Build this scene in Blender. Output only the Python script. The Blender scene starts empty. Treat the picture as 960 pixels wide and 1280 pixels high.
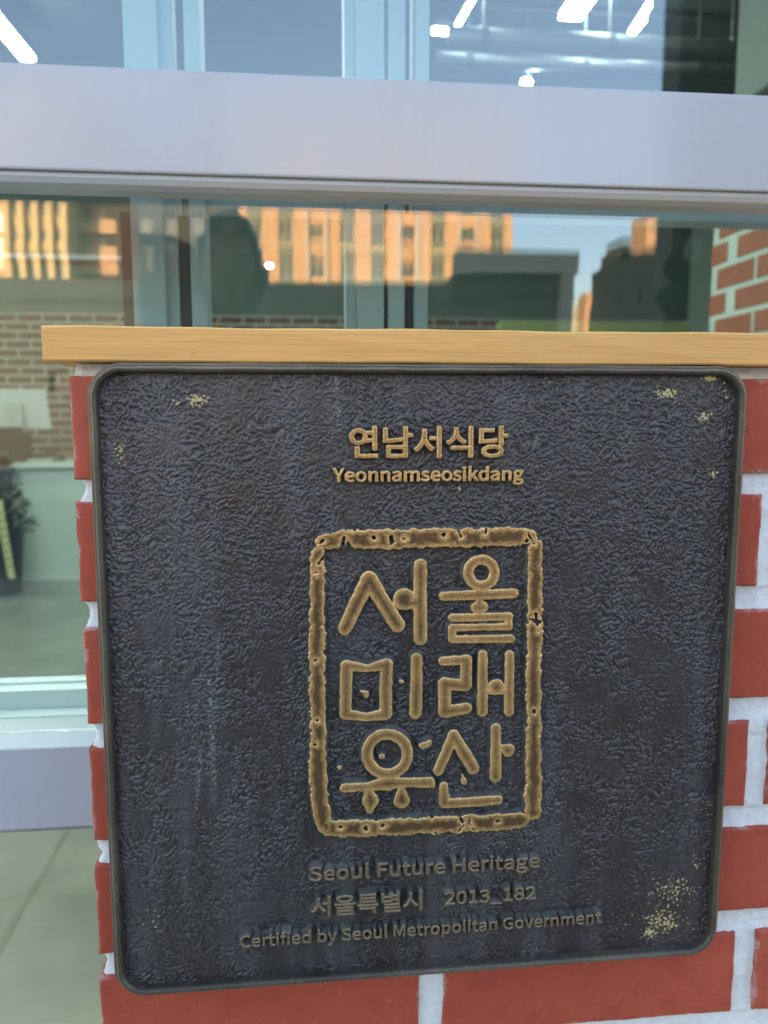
import bpy, bmesh, math, random, os
import numpy as np
from mathutils import Vector, Matrix
S = bpy.context.scene
C = S.collection
rad = math.radians
random.seed(4)

# ------------------------------------------------------------------ camera
CAM = np.array([.12331, -.43573, -.02359])
FPX, YAW, PITCH, ROLL = 973.2, .10302, .12366, -.00056
cy, sy = math.cos(YAW), math.sin(YAW); cp, sp = math.cos(PITCH), math.sin(PITCH)
_f = np.array([sy*cp, cy*cp, -sp]); _r = np.array([cy, -sy, 0.]); _u = np.cross(_r, _f)
_r, _u = math.cos(ROLL)*_r+math.sin(ROLL)*_u, -math.sin(ROLL)*_r+math.cos(ROLL)*_u
cam = bpy.data.objects.new('camera', bpy.data.cameras.new('camera')); C.objects.link(cam)
cam.matrix_world = Matrix(((_r[0], _u[0], -_f[0], CAM[0]), (_r[1], _u[1], -_f[1], CAM[1]), (_r[2], _u[2], -_f[2], CAM[2]), (0, 0, 0, 1)))
cam.data.sensor_fit = 'HORIZONTAL'; cam.data.sensor_width = 36; cam.data.lens = 36*FPX/960
cam.data.clip_start = .01; cam.data.clip_end = 3000
cam.data.dof.use_dof = True; cam.data.dof.focus_distance = .43; cam.data.dof.aperture_fstop = 12
S.camera = cam

# ------------------------------------------------------------------ world, sun, exposure
SUN_EL, SUN_AZ = 12., -22.        # azimuth from +Y, towards +X
W = bpy.data.worlds.new('World'); S.world = W; W.use_nodes = True
wn = W.node_tree.nodes; wl = W.node_tree.links
sky = wn.new('ShaderNodeTexSky'); sky.sky_type = 'NISHITA'; sky.sun_disc = False
sky.sun_elevation = rad(SUN_EL); sky.sun_rotation = rad(SUN_AZ); sky.air_density = 1.0; sky.dust_density = 1.8; sky.ozone_density = .8
wl.new(sky.outputs[0], wn['Background'].inputs[0]); wn['Background'].inputs[1].default_value = .15
sl = bpy.data.lights.new('sun', 'SUN'); sl.energy = 4.5; sl.angle = rad(.5); sl.color = (1, .66, .34)
sun = bpy.data.objects.new('sun', sl); C.objects.link(sun)
sd = Vector((math.sin(rad(SUN_AZ))*math.cos(rad(SUN_EL)), math.cos(rad(SUN_AZ))*math.cos(rad(SUN_EL)), math.sin(rad(SUN_EL))))
sun.rotation_euler = sd.to_track_quat('Z', 'Y').to_euler(); sun.location = (0, 30, 30)
S.view_settings.view_transform = 'Standard'; S.view_settings.look = 'None'
S.view_settings.exposure = 2.75; S.view_settings.gamma = 1
S.cycles.use_denoising = True
S.cycles.max_bounces = 8; S.cycles.transparent_max_bounces = 12
S.cycles.sample_clamp_indirect = 8

# ------------------------------------------------------------------ helpers
def at(px, py, Y):
    "point of the plane y=Y seen at photo pixel (px,py)"
    d = _f+_r*(px-480)/FPX+_u*(640-py)/FPX
    return CAM+d*((Y-CAM[1])/d[1])
def link(o, parent=None):
    C.objects.link(o)
    if parent is not None: o.parent = parent
    return o
def tag(o, label, cat, group=None):
    o['label'] = label; o['category'] = cat
    if group: o['group'] = group
    return o
def empty(name, loc, label, cat, group=None):
    o = bpy.data.objects.new(name, None); o.location = loc; o.empty_display_size = .05
    link(o); return tag(o, label, cat, group)
def mesh_obj(name, me, mats, parent=None, loc=(0, 0, 0)):
    o = bpy.data.objects.new(name, me); o.location = loc
    for m in (mats if isinstance(mats, (list, tuple)) else [mats]):
        if m is not None and len(me.materials) < 8: me.materials.append(m)
    return link(o, parent)
def pyd(name, verts, faces, mats, parent=None, loc=(0, 0, 0), smooth=False):
    me = bpy.data.meshes.new(name); me.from_pydata([tuple(v) for v in verts], [], faces); me.update()
    if smooth: me.polygons.foreach_set('use_smooth', [True]*len(me.polygons))
    return mesh_obj(name, me, mats, parent, loc)
def bm_box(bm, x0, x1, y0, y1, z0, z1, bev=0):
    g = bmesh.ops.create_cube(bm, size=1)
    for v in g['verts']:
        v.co = Vector((x0+(v.co.x+.5)*(x1-x0), y0+(v.co.y+.5)*(y1-y0), z0+(v.co.z+.5)*(z1-z0)))
    if bev:
        es = list({e for v in g['verts'] for e in v.link_edges})
        bmesh.ops.bevel(bm, geom=es, offset=bev, segments=2, affect='EDGES', profile=.6)
def bm_cyl(bm, p, q, r, n=14, r2=None, cap=True):
    p, q = Vector(p), Vector(q); d = q-p
    M = Matrix.Translation((p+q)/2) @ d.to_track_quat('Z', 'Y').to_matrix().to_4x4()
    bmesh.ops.create_cone(bm, cap_ends=cap, segments=n, radius1=r, radius2=r if r2 is None else r2, depth=d.length, matrix=M)
def bm_ball(bm, c, r, sx=1, sy_=1, sz=1, sub=2):
    bmesh.ops.create_icosphere(bm, subdivisions=sub, radius=r, matrix=Matrix.Translation(c) @ Matrix.Diagonal((sx, sy_, sz, 1)))
def bmo(name, bm, mats, parent=None, loc=(0, 0, 0), smooth=False):
    me = bpy.data.meshes.new(name)
    if loc != (0, 0, 0) or parent is not None:
        off = Vector(loc)
        if parent is not None:
            p = parent
            while p is not None: off = off+Vector(p.location); p = p.parent
        bmesh.ops.translate(bm, verts=bm.verts, vec=-off)
    bm.normal_update(); bm.to_mesh(me); bm.free()
    if smooth:
        me.polygons.foreach_set('use_smooth', [True]*len(me.polygons))
    return mesh_obj(name, me, mats, parent, loc)
def box(name, b, mats, parent=None, bev=0):
    "box given in world coordinates, linked as one object"
    bm = bmesh.new(); bm_box(bm, *b, bev)
    return bmo(name, bm, mats, parent)

# ------------------------------------------------------------------ materials
def mat(name, col=(.5, .5, .5), rough=.6, metal=0, spec=.5, coat=0, coat_r=.1):
    m = bpy.data.materials.new(name); m.use_nodes = True
    b = m.node_tree.nodes['Principled BSDF']
    b.inputs['Base Color'].default_value = (*col, 1); b.inputs['Roughness'].default_value = rough
    b.inputs['Metallic'].default_value = metal; b.inputs['Specular IOR Level'].default_value = spec
    b.inputs['Coat Weight'].default_value = coat; b.inputs['Coat Roughness'].default_value = coat_r
    return m
class NT:
    def __init__(s, m): s.m = m; s.n = m.node_tree.nodes; s.l = m.node_tree.links; s.b = s.n.get('Principled BSDF')
    def new(s, t, **kw):
        o = s.n.new(t)
        for k, v in kw.items():
            if k.startswith('i_'): o.inputs[k[2:].replace('_', ' ')].default_value = v
            else: setattr(o, k, v)
        return o
    def coord(s, kind='Object', scale=(1, 1, 1)):
        c = s.new('ShaderNodeTexCoord'); mp = s.new('ShaderNodeMapping'); mp.inputs['Scale'].default_value = scale
        s.l.new(c.outputs[kind], mp.inputs[0]); return mp.outputs[0]
    def noise(s, vec, scale, detail=4, rough=.5, dist=0):
        o = s.new('ShaderNodeTexNoise'); o.inputs['Scale'].default_value = scale; o.inputs['Detail'].default_value = detail
        o.inputs['Roughness'].default_value = rough; o.inputs['Distortion'].default_value = dist
        s.l.new(vec, o.inputs['Vector']); return o.outputs[0]
    def ramp(s, fac, stops):
        o = s.new('ShaderNodeValToRGB'); e = o.color_ramp.elements
        while len(e) < len(stops): e.new(.5)
        for k, (p, c) in enumerate(stops):
            e[k].position = p; e[k].color = (*c, 1) if len(c) == 3 else c
        s.l.new(fac, o.inputs[0]); return o.outputs[0]
    def mix(s, fac, a, b, mode='MIX'):
        o = s.new('ShaderNodeMix', data_type='RGBA', blend_type=mode)
        for k, v in ((0, fac), (6, a), (7, b)):
            if hasattr(v, 'is_output'): s.l.new(v, o.inputs[k])
            else: o.inputs[k].default_value = v if k == 0 else (*v, 1)
        return o.outputs[2]
    def math(s, op, a, b=0., clamp=False):
        o = s.new('ShaderNodeMath', operation=op, use_clamp=clamp)
        for k, v in ((0, a), (1, b)):
            if hasattr(v, 'is_output'): s.l.new(v, o.inputs[k])
            else: o.inputs[k].default_value = v
        return o.outputs[0]
    def attr(s, name):
        o = s.new('ShaderNodeAttribute'); o.attribute_name = name; return o.outputs['Fac']
    def bump(s, h, strength=.3, dist=.001, prev=None):
        o = s.new('ShaderNodeBump'); o.inputs['Strength'].default_value = strength; o.inputs['Distance'].default_value = dist
        s.l.new(h, o.inputs['Height'])
        if prev is not None: s.l.new(prev, o.inputs['Normal'])
        s.l.new(o.outputs[0], s.b.inputs['Normal']); return o.outputs[0]
    def set(s, inp, v): s.l.new(v, s.b.inputs[inp])
G3 = lambda v: (v, v, v)

def noisy(name, c1, c2, scale, rough=.7, bump=.2, bd=.001, detail=5, stretch=(1, 1, 1), **kw):
    m = mat(name, c1, rough, **kw); t = NT(m); v = t.coord('Object', stretch)
    n = t.noise(v, scale, detail, .6)
    t.set('Base Color', t.mix(t.ramp(n, [(.3, G3(0)), (.7, G3(1))]), c1, c2))
    if bump: t.bump(t.noise(v, scale*3, 4), bump, bd)
    return m

# plaque field: black-brown patina with blue-grey cast, ochre chips
def m_patina():
    m = mat('bronze_patina', (.03, .03, .04), .36, 0, .85); t = NT(m); v = t.coord('Object')
    big = t.noise(v, 9, 4, .6); mid = t.noise(v, 45, 4, .6)
    sx = t.noise(t.coord('Object', (42, 42, 5)), 1, 5, .6)
    base = t.mix(t.ramp(big, [(.38, G3(0)), (.62, G3(1))]), (.023, .0175, .0195), (.029, .0155, .0175))
    base = t.mix(t.ramp(mid, [(.35, G3(0)), (.75, G3(.6))]), base, (.046, .039, .042))
    base = t.mix(t.ramp(sx, [(.47, G3(0)), (.68, G3(.75))]), base, (.088, .083, .090))
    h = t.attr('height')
    base = t.mix(t.ramp(h, [(.15, G3(.75)), (.42, G3(0))]), base, (.010, .009, .010))  # creases painted darker, standing in for shade
    base = t.mix(t.ramp(h, [(.60, G3(0)), (.95, G3(.5))]), base, (.095, .090, .092))  # raised grain painted lighter, standing in for highlights
    ch = t.attr('chip')
    base = t.mix(ch, base, (.58, .44, .19))
    sc = t.attr('scuff')
    base = t.mix(sc, base, (.30, .30, .31))
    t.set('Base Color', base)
    t.set('Roughness', t.ramp(mid, [(.3, G3(.27)), (.7, G3(.42))]))
    t.b.inputs['Specular Tint'].default_value = (1, .92, .92, 1)
    t.bump(t.noise(v, 1500, 3, .6), .5, .0004)
    return m
def m_gold(name='worn_bronze', dull=0.):
    m = mat(name, (.3, .2, .1), .38, .45, .5); t = NT(m); v = t.coord('Object')
    w = t.attr('wear'); tp = t.attr('top')
    n = t.noise(v, 420, 5, .65); n2 = t.noise(v, 90, 4, .6)
    streak = t.noise(t.coord('Object', (900, 900, 60)), 1, 3, .6)
    wn_ = t.math('ADD', w, t.math('MULTIPLY', t.math('SUBTRACT', n2, .5), .75))
    face = t.ramp(wn_, [(.02, (.84, .51, .215)), (.24, (.68, .385, .145)), (.62, (.42, .225, .085)), (.98, (.15, .080, .036))])
    face = t.mix(t.ramp(streak, [(.4, G3(0)), (.8, G3(.5))]), face, (.16, .095, .05))
    face = t.mix(t.ramp(n, [(.62, G3(0)), (.72, G3(.6))]), face, (.09, .07, .055))
    if dull: face = t.mix(dull, face, (.115, .105, .098))
    side = t.mix(t.ramp(n2, [(.35, G3(0)), (.7, G3(1))]), (.045, .040, .036), (.15, .135, .118))
    t.set('Base Color', t.mix(t.ramp(tp, [(.90, G3(0)), (.985, G3(1))]), side, face)); t.set('Roughness', t.ramp(tp, [(.90, G3(.62)), (.985, G3(.38))])); t.set('Metallic', t.ramp(tp, [(.90, G3(0)), (.985, G3(.5))]))
    t.bump(n, .35, .0003)
    return m
def m_rim():
    m = mat('rim_bronze', (.07, .06, .05), .40, .35, .4); t = NT(m); v = t.coord('Object')
    n = t.noise(t.coord('Object', (12, 12, 12)), 1, 5, .6); n2 = t.noise(v, 300, 5, .7)
    c = t.mix(t.ramp(n, [(.35, G3(0)), (.65, G3(1))]), (.050, .038, .030), (.105, .088, .072))
    c = t.mix(t.ramp(n2, [(.55, G3(0)), (.75, G3(.6))]), c, (.24, .21, .17))
    c = t.mix(t.ramp(n2, [(.2, G3(.8)), (.42, G3(0))]), c, (.02, .018, .018))
    c = t.mix(t.math('MULTIPLY', t.attr('edge'), t.ramp(n, [(.3, G3(.35)), (.65, G3(1))])), c, (.34, .25, .15))
    t.set('Base Color', c); t.bump(n2, .3, .0004); return m
def m_brick():
    m = mat('glazed_red_brick', (.43, .10, .06), .5, 0, .28); t = NT(m)
    v = t.coord('Object'); oi = t.new('ShaderNodeObjectInfo')
    vv = t.new('ShaderNodeVectorMath', operation='ADD'); t.l.new(v, vv.inputs[0])
    sc = t.new('ShaderNodeVectorMath', operation='SCALE'); t.l.new(oi.outputs['Location'], sc.inputs[0]); sc.inputs['Scale'].default_value = 7.3
    t.l.new(sc.outputs[0], vv.inputs[1]); v = vv.outputs[0]
    n = t.noise(v, 12, 4, .6); n2 = t.noise(v, 260, 5, .65); n3 = t.noise(v, 60, 4)
    c = t.mix(t.ramp(n, [(.3, G3(0)), (.7, G3(1))]), (.50, .092, .052), (.40, .068, .040))
    c = t.mix(t.ramp(oi.outputs['Random'], [(0, G3(0)), (1, G3(.5))]), c, (.58, .12, .070))
    c = t.mix(t.ramp(n2, [(.64, G3(0)), (.72, G3(.5))]), c, (.62, .30, .21))
    c = t.mix(t.ramp(n2, [(.30, G3(.75)), (.36, G3(0))]), c, (.14, .035, .025))
    pt = t.noise(v, 900, 2, .5); c = t.mix(t.ramp(pt, [(.24, G3(.8)), (.29, G3(0))]), c, (.10, .03, .02)); c = t.mix(t.ramp(n3, [(.30, G3(.35)), (.5, G3(0))]), c, (.27, .05, .035))
    ng = t.noise(v, 700, 5, .75)
    e = t.math('ADD', t.math('MULTIPLY', t.attr('edge'), .62), t.math('ADD', t.math('MULTIPLY', t.math('SUBTRACT', n3, .5), 1.3), t.math('MULTIPLY', t.math('SUBTRACT', ng, .5), .9)))
    e = t.math('MULTIPLY', t.ramp(e, [(.58, G3(0)), (.92, G3(1))]), t.ramp(t.attr('edge'), [(0, G3(0)), (.35, G3(1))]))
    c = t.mix(t.math('MULTIPLY', e, .8), c, (.66, .58, .60))
    t.set('Base Color', c); t.bump(t.math('ADD', t.math('MULTIPLY', n2, .5), n3), .25, .0007); return m
def m_mortar():
    m = mat('white_mortar', (.75, .75, .76), .85, 0, .2); t = NT(m); v = t.coord('Object')
    n = t.noise(v, 500, 6, .7); n2 = t.noise(v, 35, 4, .6)
    c = t.mix(t.ramp(n2, [(.3, G3(0)), (.7, G3(1))]), (.88, .865, .87), (.80, .785, .79))
    c = t.mix(t.ramp(n, [(.24, G3(1)), (.34, G3(0))]), c, (.40, .38, .38))
    t.set('Base Color', c); t.bump(n, .6, .0012); return m
def m_pine():
    m = mat('varnished_pine', (.6, .33, .12), .5, 0, .3, .12, .3); t = NT(m)
    v = t.coord('Object', (1, 6, 1))
    d = t.noise(t.coord('Object', (5, 5, 14)), 1, 3, .5)
    w = t.new('ShaderNodeTexWave', wave_type='BANDS', bands_direction='Z', wave_profile='SAW')
    w.inputs['Scale'].default_value = 28; w.inputs['Distortion'].default_value = 0
    dv = t.new('ShaderNodeCombineXYZ'); t.l.new(t.math('MULTIPLY', d, .055), dv.inputs[2])
    ad = t.new('ShaderNodeVectorMath', operation='ADD'); t.l.new(t.coord('Object', (.02, .02, 1)), ad.inputs[0]); t.l.new(dv.outputs[0], ad.inputs[1])
    t.l.new(ad.outputs[0], w.inputs[0])
    fine = t.noise(t.coord('Object', (18, 300, 900)), 1, 4, .6)
    n = t.noise(t.coord('Object', (6, 20, 40)), 1, 3)
    c = t.mix(w.outputs[1], (.86, .45, .145), (.80, .39, .118))
    c = t.mix(t.ramp(n, [(.35, G3(0)), (.7, G3(.6))]), c, (.88, .49, .17))
    c = t.mix(t.ramp(fine, [(.25, G3(.45)), (.55, G3(0))]), c, (.48, .21, .06))
    c = t.mix(t.ramp(t.noise(t.coord('Object', (60, 60, 260)), 1, 4, .7), [(.66, G3(0)), (.74, G3(.55))]), c, (.40, .19, .07))
    kn = t.new('ShaderNodeTexVoronoi'); kn.inputs['Scale'].default_value = 1; t.l.new(t.coord('Object', (9, 9, 60)), kn.inputs[0])
    c = t.mix(t.ramp(kn.outputs[0], [(.03, G3(.7)), (.10, G3(0))]), c, (.28, .13, .05))
    t.set('Base Color', c); t.bump(fine, .15, .0003); return m
def m_glass(name, refl, tint):
    m = bpy.data.materials.new(name); m.use_nodes = True; n = m.node_tree.nodes; l = m.node_tree.links
    n.remove(n['Principled BSDF'])
    tr = n.new('ShaderNodeBsdfTransparent'); tr.inputs[0].default_value = (*tint, 1)
    gl = n.new('ShaderNodeBsdfGlossy'); gl.inputs['Roughness'].default_value = 0.0; gl.inputs[0].default_value = (1, .94, 1, 1)
    lw = n.new('ShaderNodeLayerWeight'); lw.inputs[0].default_value = .5; fr = n.new('ShaderNodeMath'); fr.operation = 'POWER'; l.new(lw.outputs['Facing'], fr.inputs[0]); fr.inputs[1].default_value = 5
    ad = n.new('ShaderNodeMath'); ad.operation = 'ADD'; ad.use_clamp = True; l.new(fr.outputs[0], ad.inputs[0]); ad.inputs[1].default_value = refl+.04
    nz = n.new('ShaderNodeTexNoise'); nz.inputs['Scale'].default_value = 9; nz.inputs['Detail'].default_value = 1
    bp = n.new('ShaderNodeBump'); bp.inputs['Strength'].default_value = .12; bp.inputs['Distance'].default_value = .0035; l.new(nz.outputs[0], bp.inputs['Height']); l.new(bp.outputs[0], gl.inputs['Normal'])
    mx = n.new('ShaderNodeMixShader'); l.new(ad.outputs[0], mx.inputs[0]); l.new(tr.outputs[0], mx.inputs[1]); l.new(gl.outputs[0], mx.inputs[2])
    l.new(mx.outputs[0], n['Material Output'].inputs[0]); return m
def m_alu():
    m = mat('white_powder_coat', (.45, .46, .52), .38, 0, .5, .5, .1); t = NT(m); v = t.coord('Object')
    st = t.noise(t.coord('Object', (45, 45, 3)), 1, 4, .6); sp_ = t.noise(v, 230, 2, .5); lo = t.noise(v, 5, 4, .6)
    c = t.mix(t.ramp(lo, [(.3, G3(0)), (.7, G3(1))]), (.465, .47, .525), (.435, .445, .50))
    c = t.mix(t.ramp(st, [(.55, G3(0)), (.75, G3(.25))]), c, (.36, .355, .37))
    c = t.mix(t.ramp(sp_, [(.775, G3(0)), (.80, G3(.8))]), c, (.10, .09, .08))
    t.set('Base Color', c); t.set('Coat Roughness', t.ramp(lo, [(.3, G3(.05)), (.7, G3(.18))])); t.bump(t.noise(v, 900, 2), .03, .0002); return m
def m_emit(name, col, s):
    m = mat(name, (.8, .8, .8)); b = m.node_tree.nodes['Principled BSDF']
    b.inputs['Emission Color'].default_value = (*col, 1); b.inputs['Emission Strength'].default_value = s; return m

M = dict(patina=m_patina(), gold=m_gold(), dull=m_gold('dull_bronze', .72), rim=m_rim(), brick=m_brick(), mortar=m_mortar(), pine=m_pine(),
    glass=m_glass('coated_window_glass', .042, (.80, .895, .86)), lowglass=m_glass('lower_window_glass', .085, (.86, .89, .82)),
    alu=m_alu(),
    alu_dull=noisy('white_frame_dull', (.50, .52, .57), (.45, .47, .52), 4, .5, 0),
    sillwhite=noisy('white_sill_track', (.86, .88, .88), (.80, .82, .82), 8, .4, 0), grey=noisy('grey_plaster', (.24, .26, .235), (.18, .20, .18), 3, .8, .1),
    gasket=mat('dark_rubber_gasket', (.03, .03, .035), .6),
    seal=noisy('grey_silicone', (.34, .35, .37), (.27, .28, .30), 40, .6, .2),
    plaster=noisy('cool_plaster', (.50, .54, .50), (.44, .48, .44), 2, .8, .1),
    darkwall=noisy('dark_green_wall', (.13, .17, .155), (.10, .135, .125), 2, .8, .1),
    inbrick=noisy('brown_interior_brick', (.16, .085, .055), (.11, .06, .045), 9, .8, .2),
    inmortar2=noisy('clean_interior_mortar', (.66, .68, .62), (.58, .60, .54), 9, .9, .2),
    sidebrick=noisy('brown_red_brick', (.46, .135, .07), (.36, .10, .055), 14, .6, .3),
    inmortar=noisy('pale_interior_mortar', (.52, .53, .47), (.44, .45, .40), 9, .9, .2),
    floor=noisy('green_polished_floor', (.27, .28, .22), (.12, .135, .10), 2.2, .3, .05),
    counter=noisy('pale_counter_laminate', (.60, .67, .60), (.56, .63, .56), 3, .5, 0),
    plastic_w=mat('pale_plastic', (.42, .45, .44), .4), black=mat('black_plastic', (.02, .022, .025), .45),
    leaf=noisy('dark_leaf', (.03, .075, .035), (.02, .05, .025), 20, .5, .1),
    ribbon=mat('yellow_ribbon', (.62, .60, .28), .6), ink=mat('ribbon_ink', (.06, .06, .05), .7),
    duct=mat('galvanised_duct', (.055, .058, .058), .5, .4),
    led=m_emit('led_tube_light', (.93, 1., .96), 14), spot=m_emit('spot_bulb_light', (1, .98, .9), 40),
    pave=noisy('concrete_paving', (.56, .51, .40), (.24, .225, .175), 2.4, .85, .3, .004),
    joint=mat('paving_joint', (.12, .115, .10), .9),
    ground=noisy('ground_soil', (.22, .21, .19), (.18, .17, .15), .05, .95, 0),
    asphalt=noisy('asphalt', (.055, .055, .055), (.04, .04, .04), 3, .9, .3, .004),
    kerb=noisy('kerb_stone', (.32, .32, .31), (.26, .26, .25), 3, .85, .2),
    tan=noisy('tan_render', (.50, .33, .20), (.45, .29, .17), .3, .85, 0),  # tan tint puts some of the golden sunlight into the walls
    bayg=noisy('grey_green_panel', (.17, .19, .15), (.14, .155, .125), .5, .8, 0),
    cream=noisy('cream_render', (.56, .46, .26), (.50, .41, .23), .3, .85, 0),
    pale=noisy('pale_render', (.46, .44, .40), (.40, .39, .36), .3, .85, 0),
    slate=noisy('slate_cladding', (.065, .08, .08), (.05, .062, .062), .4, .8, 0),
    slate2=noisy('dark_metal_cladding', (.045, .052, .055), (.035, .042, .045), .4, .6, 0),
    pane=mat('building_window_pane', (.05, .07, .07), .12, 0, .6), wframe=mat('building_window_frame', (.35, .37, .33), .5),
    quilt=noisy('black_quilted_fabric', (.03, .032, .038), (.022, .024, .03), 14, .55, .2),
    quiltback=noisy('grey_quilt_backing', (.17, .18, .19), (.13, .14, .15), 6, .6, .2),
    emblem=mat('pale_print', (.6, .62, .6), .6),
    lips=mat('lip_and_eye_tone', (.19, .105, .08), .5),
    skin=mat('skin', (.25, .145, .105), .55), hair=mat('dark_hair', (.012, .010, .010), .45), coat=noisy('dark_coat_fabric', (.03, .032, .04), (.022, .024, .03), 30, .85, .2),  # skin colour darkened to look backlit
    trousers=noisy('dark_trousers', (.04, .045, .06), (.03, .033, .045), 30, .9, .2), yg=mat('yellow_green_board', (.22, .24, .09), .6))

# ------------------------------------------------------------------ setting outside
GZ = -1.25
def struct(name, b, m, bev=0):
    o = box(name, b, m, None, bev); o['kind'] = 'structure'; return o
struct('ground', (-900, 900, -900, 900, GZ-1.6, GZ-.16), M['ground'])
struct('pavement', (-30, 30, -5.2, .12, GZ-.16, GZ-.02), M['joint'])
pv = bpy.data.objects.get('pavement')
# paving slabs, individual stones near the window, laid a little askew as in the reflection
sl_me = None; k = 0
bm = bmesh.new(); bm_box(bm, -.292, .292, -.292, .292, -.06, 0, .004); sl_me = bpy.data.meshes.new('paving_slab'); bm.to_mesh(sl_me); bm.free()
sl_me.materials.append(M['pave'])
for i in range(-12, 12):
    for j in range(9):
        o = bpy.data.objects.new('paving_slab', sl_me); o.location = (i*.6+.31, -.2-j*.6, GZ+random.uniform(-.002, .002)); link(o, pv)
        o.rotation_euler.z = rad(random.choice((0, 90)))+random.uniform(-.004, .004)
struct('kerb', (-60, 60, -5.36, -5.2, GZ-.3, GZ+.004), M['kerb'], .01)
struct('road', (-60, 60, -13.5, -5.36, GZ-.3, GZ-.145), M['asphalt'])
struct('kerb', (-60, 60, -13.66, -13.5, GZ-.3, GZ+.004), M['kerb'], .01)
struct('far_pavement', (-60, 60, -19.2, -13.66, GZ-.16, GZ-.02), M['kerb'])

# ------------------------------------------------------------------ brick pier with plaque
PZ, BH, BJ = .0705, .0554, .0151
pier = empty('brick_pier', (.4, .045, GZ), 'low red brick wall with white mortar behind the dark plaque, under the pine plank', 'brick wall')
def brick_mesh(L, seed, H=BH, D=.088, mtl=None, fine=True):
    rng = np.random.RandomState(seed)
    nx, nz = (int(L/.004), 14) if fine else (2, 2)
    ee = [.0004, .0009, .0016, .0028] if fine else []
    xs = np.array([0]+ee+list(np.linspace(.004, L-.004, nx))+[L-q for q in ee[::-1]]+[L]); zs = np.array([0]+ee+list(np.linspace(.004, H-.004, nz))+[H-q for q in ee[::-1]]+[H]); nx, nz = len(xs)-1, len(zs)-1
    V = []; E = []
    ph = rng.rand(8)*6.28
    for z in zs:
        for x in xs:
            ex = min(x, L-x); ez = min(z, H-z); e = min(ex, ez)
            y = 0. if e > .0011 else .0010*(1-e/.0011)**2
            y += .00012*math.sin(x*90+ph[5])*math.sin(z*130+ph[6])
            wob = .00018*math.sin(x*110+ph[0])+.00012*math.sin(x*370+ph[1])+.00018*rng.randn()
            wz = .00025*math.sin(z*140+ph[3])+.00018*rng.randn()
            f = 1. if fine else 0
            zz = z+(wob*f if ez < .0012 else 0)
            xx = x+(wz*f if ex < .0012 else 0)
            V.append((xx, y, zz)); E.append(max(0, 1-e/.0075))
    W_ = nx+1; F = []
    for j in range(nz):
        for i in range(nx): a = j*W_+i; F.append((a, a+1, a+W_+1, a+W_))
    # sides straight back
    ring = [i for i in range(W_)]+[j*W_+nx for j in range(1, nz+1)]+[nz*W_+i for i in range(nx-1, -1, -1)]+[j*W_ for j in range(nz-1, 0, -1)]
    b0 = len(V)
    for r_ in ring: V.append((V[r_][0], D, V[r_][2])); E.append(0)
    n = len(ring)
    for k_ in range(n): F.append((ring[(k_+1) % n], ring[k_], b0+k_, b0+(k_+1) % n))
    F.append(tuple(b0+k_ for k_ in range(n)))
    me = bpy.data.meshes.new('brick'); me.from_pydata(V, [], F); me.update()
    me.polygons.foreach_set('use_smooth', [True]*len(me.polygons)); me.polygons[len(F)-1].use_smooth = False
    a = me.attributes.new('edge', 'FLOAT', 'POINT'); a.data.foreach_set('value', E)
    me.materials.append(mtl or M['brick']); return me
full = [brick_mesh(.190, s) for s in range(5)]; half = [brick_mesh(.0875, 20+s) for s in range(2)]
cf = brick_mesh(.190, 50, fine=False); chf = brick_mesh(.0875, 51, fine=False)
rng = random.Random(2)
ROWS = 17
for k in range(ROWS):
    z = -k*PZ-BH-(.0026 if k == 0 else 0)
    fine = k < 6
    if k % 2: xs = [(0, 1), (.2055, 1), (.4095, 1), (.615, 1)]
    else: xs = [(0, 0), (.103, 1), (.3085, 1), (.514, 1), (.7195, 0)]
    for n_, (x, fl) in enumerate(xs):
        me = (rng.choice(full) if fl else rng.choice(half)) if fine else (cf if fl else chf)
        o = bpy.data.objects.new('brick', me)
        o.location = (x-.4+rng.uniform(-.0004, .0004), -.045+rng.uniform(-.0004, .0005), z-GZ)
        o.rotation_euler = (rng.uniform(-.003, .003), rng.uniform(-.0025, .0025) if fine else 0, 0)
        link(o, pier)
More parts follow.
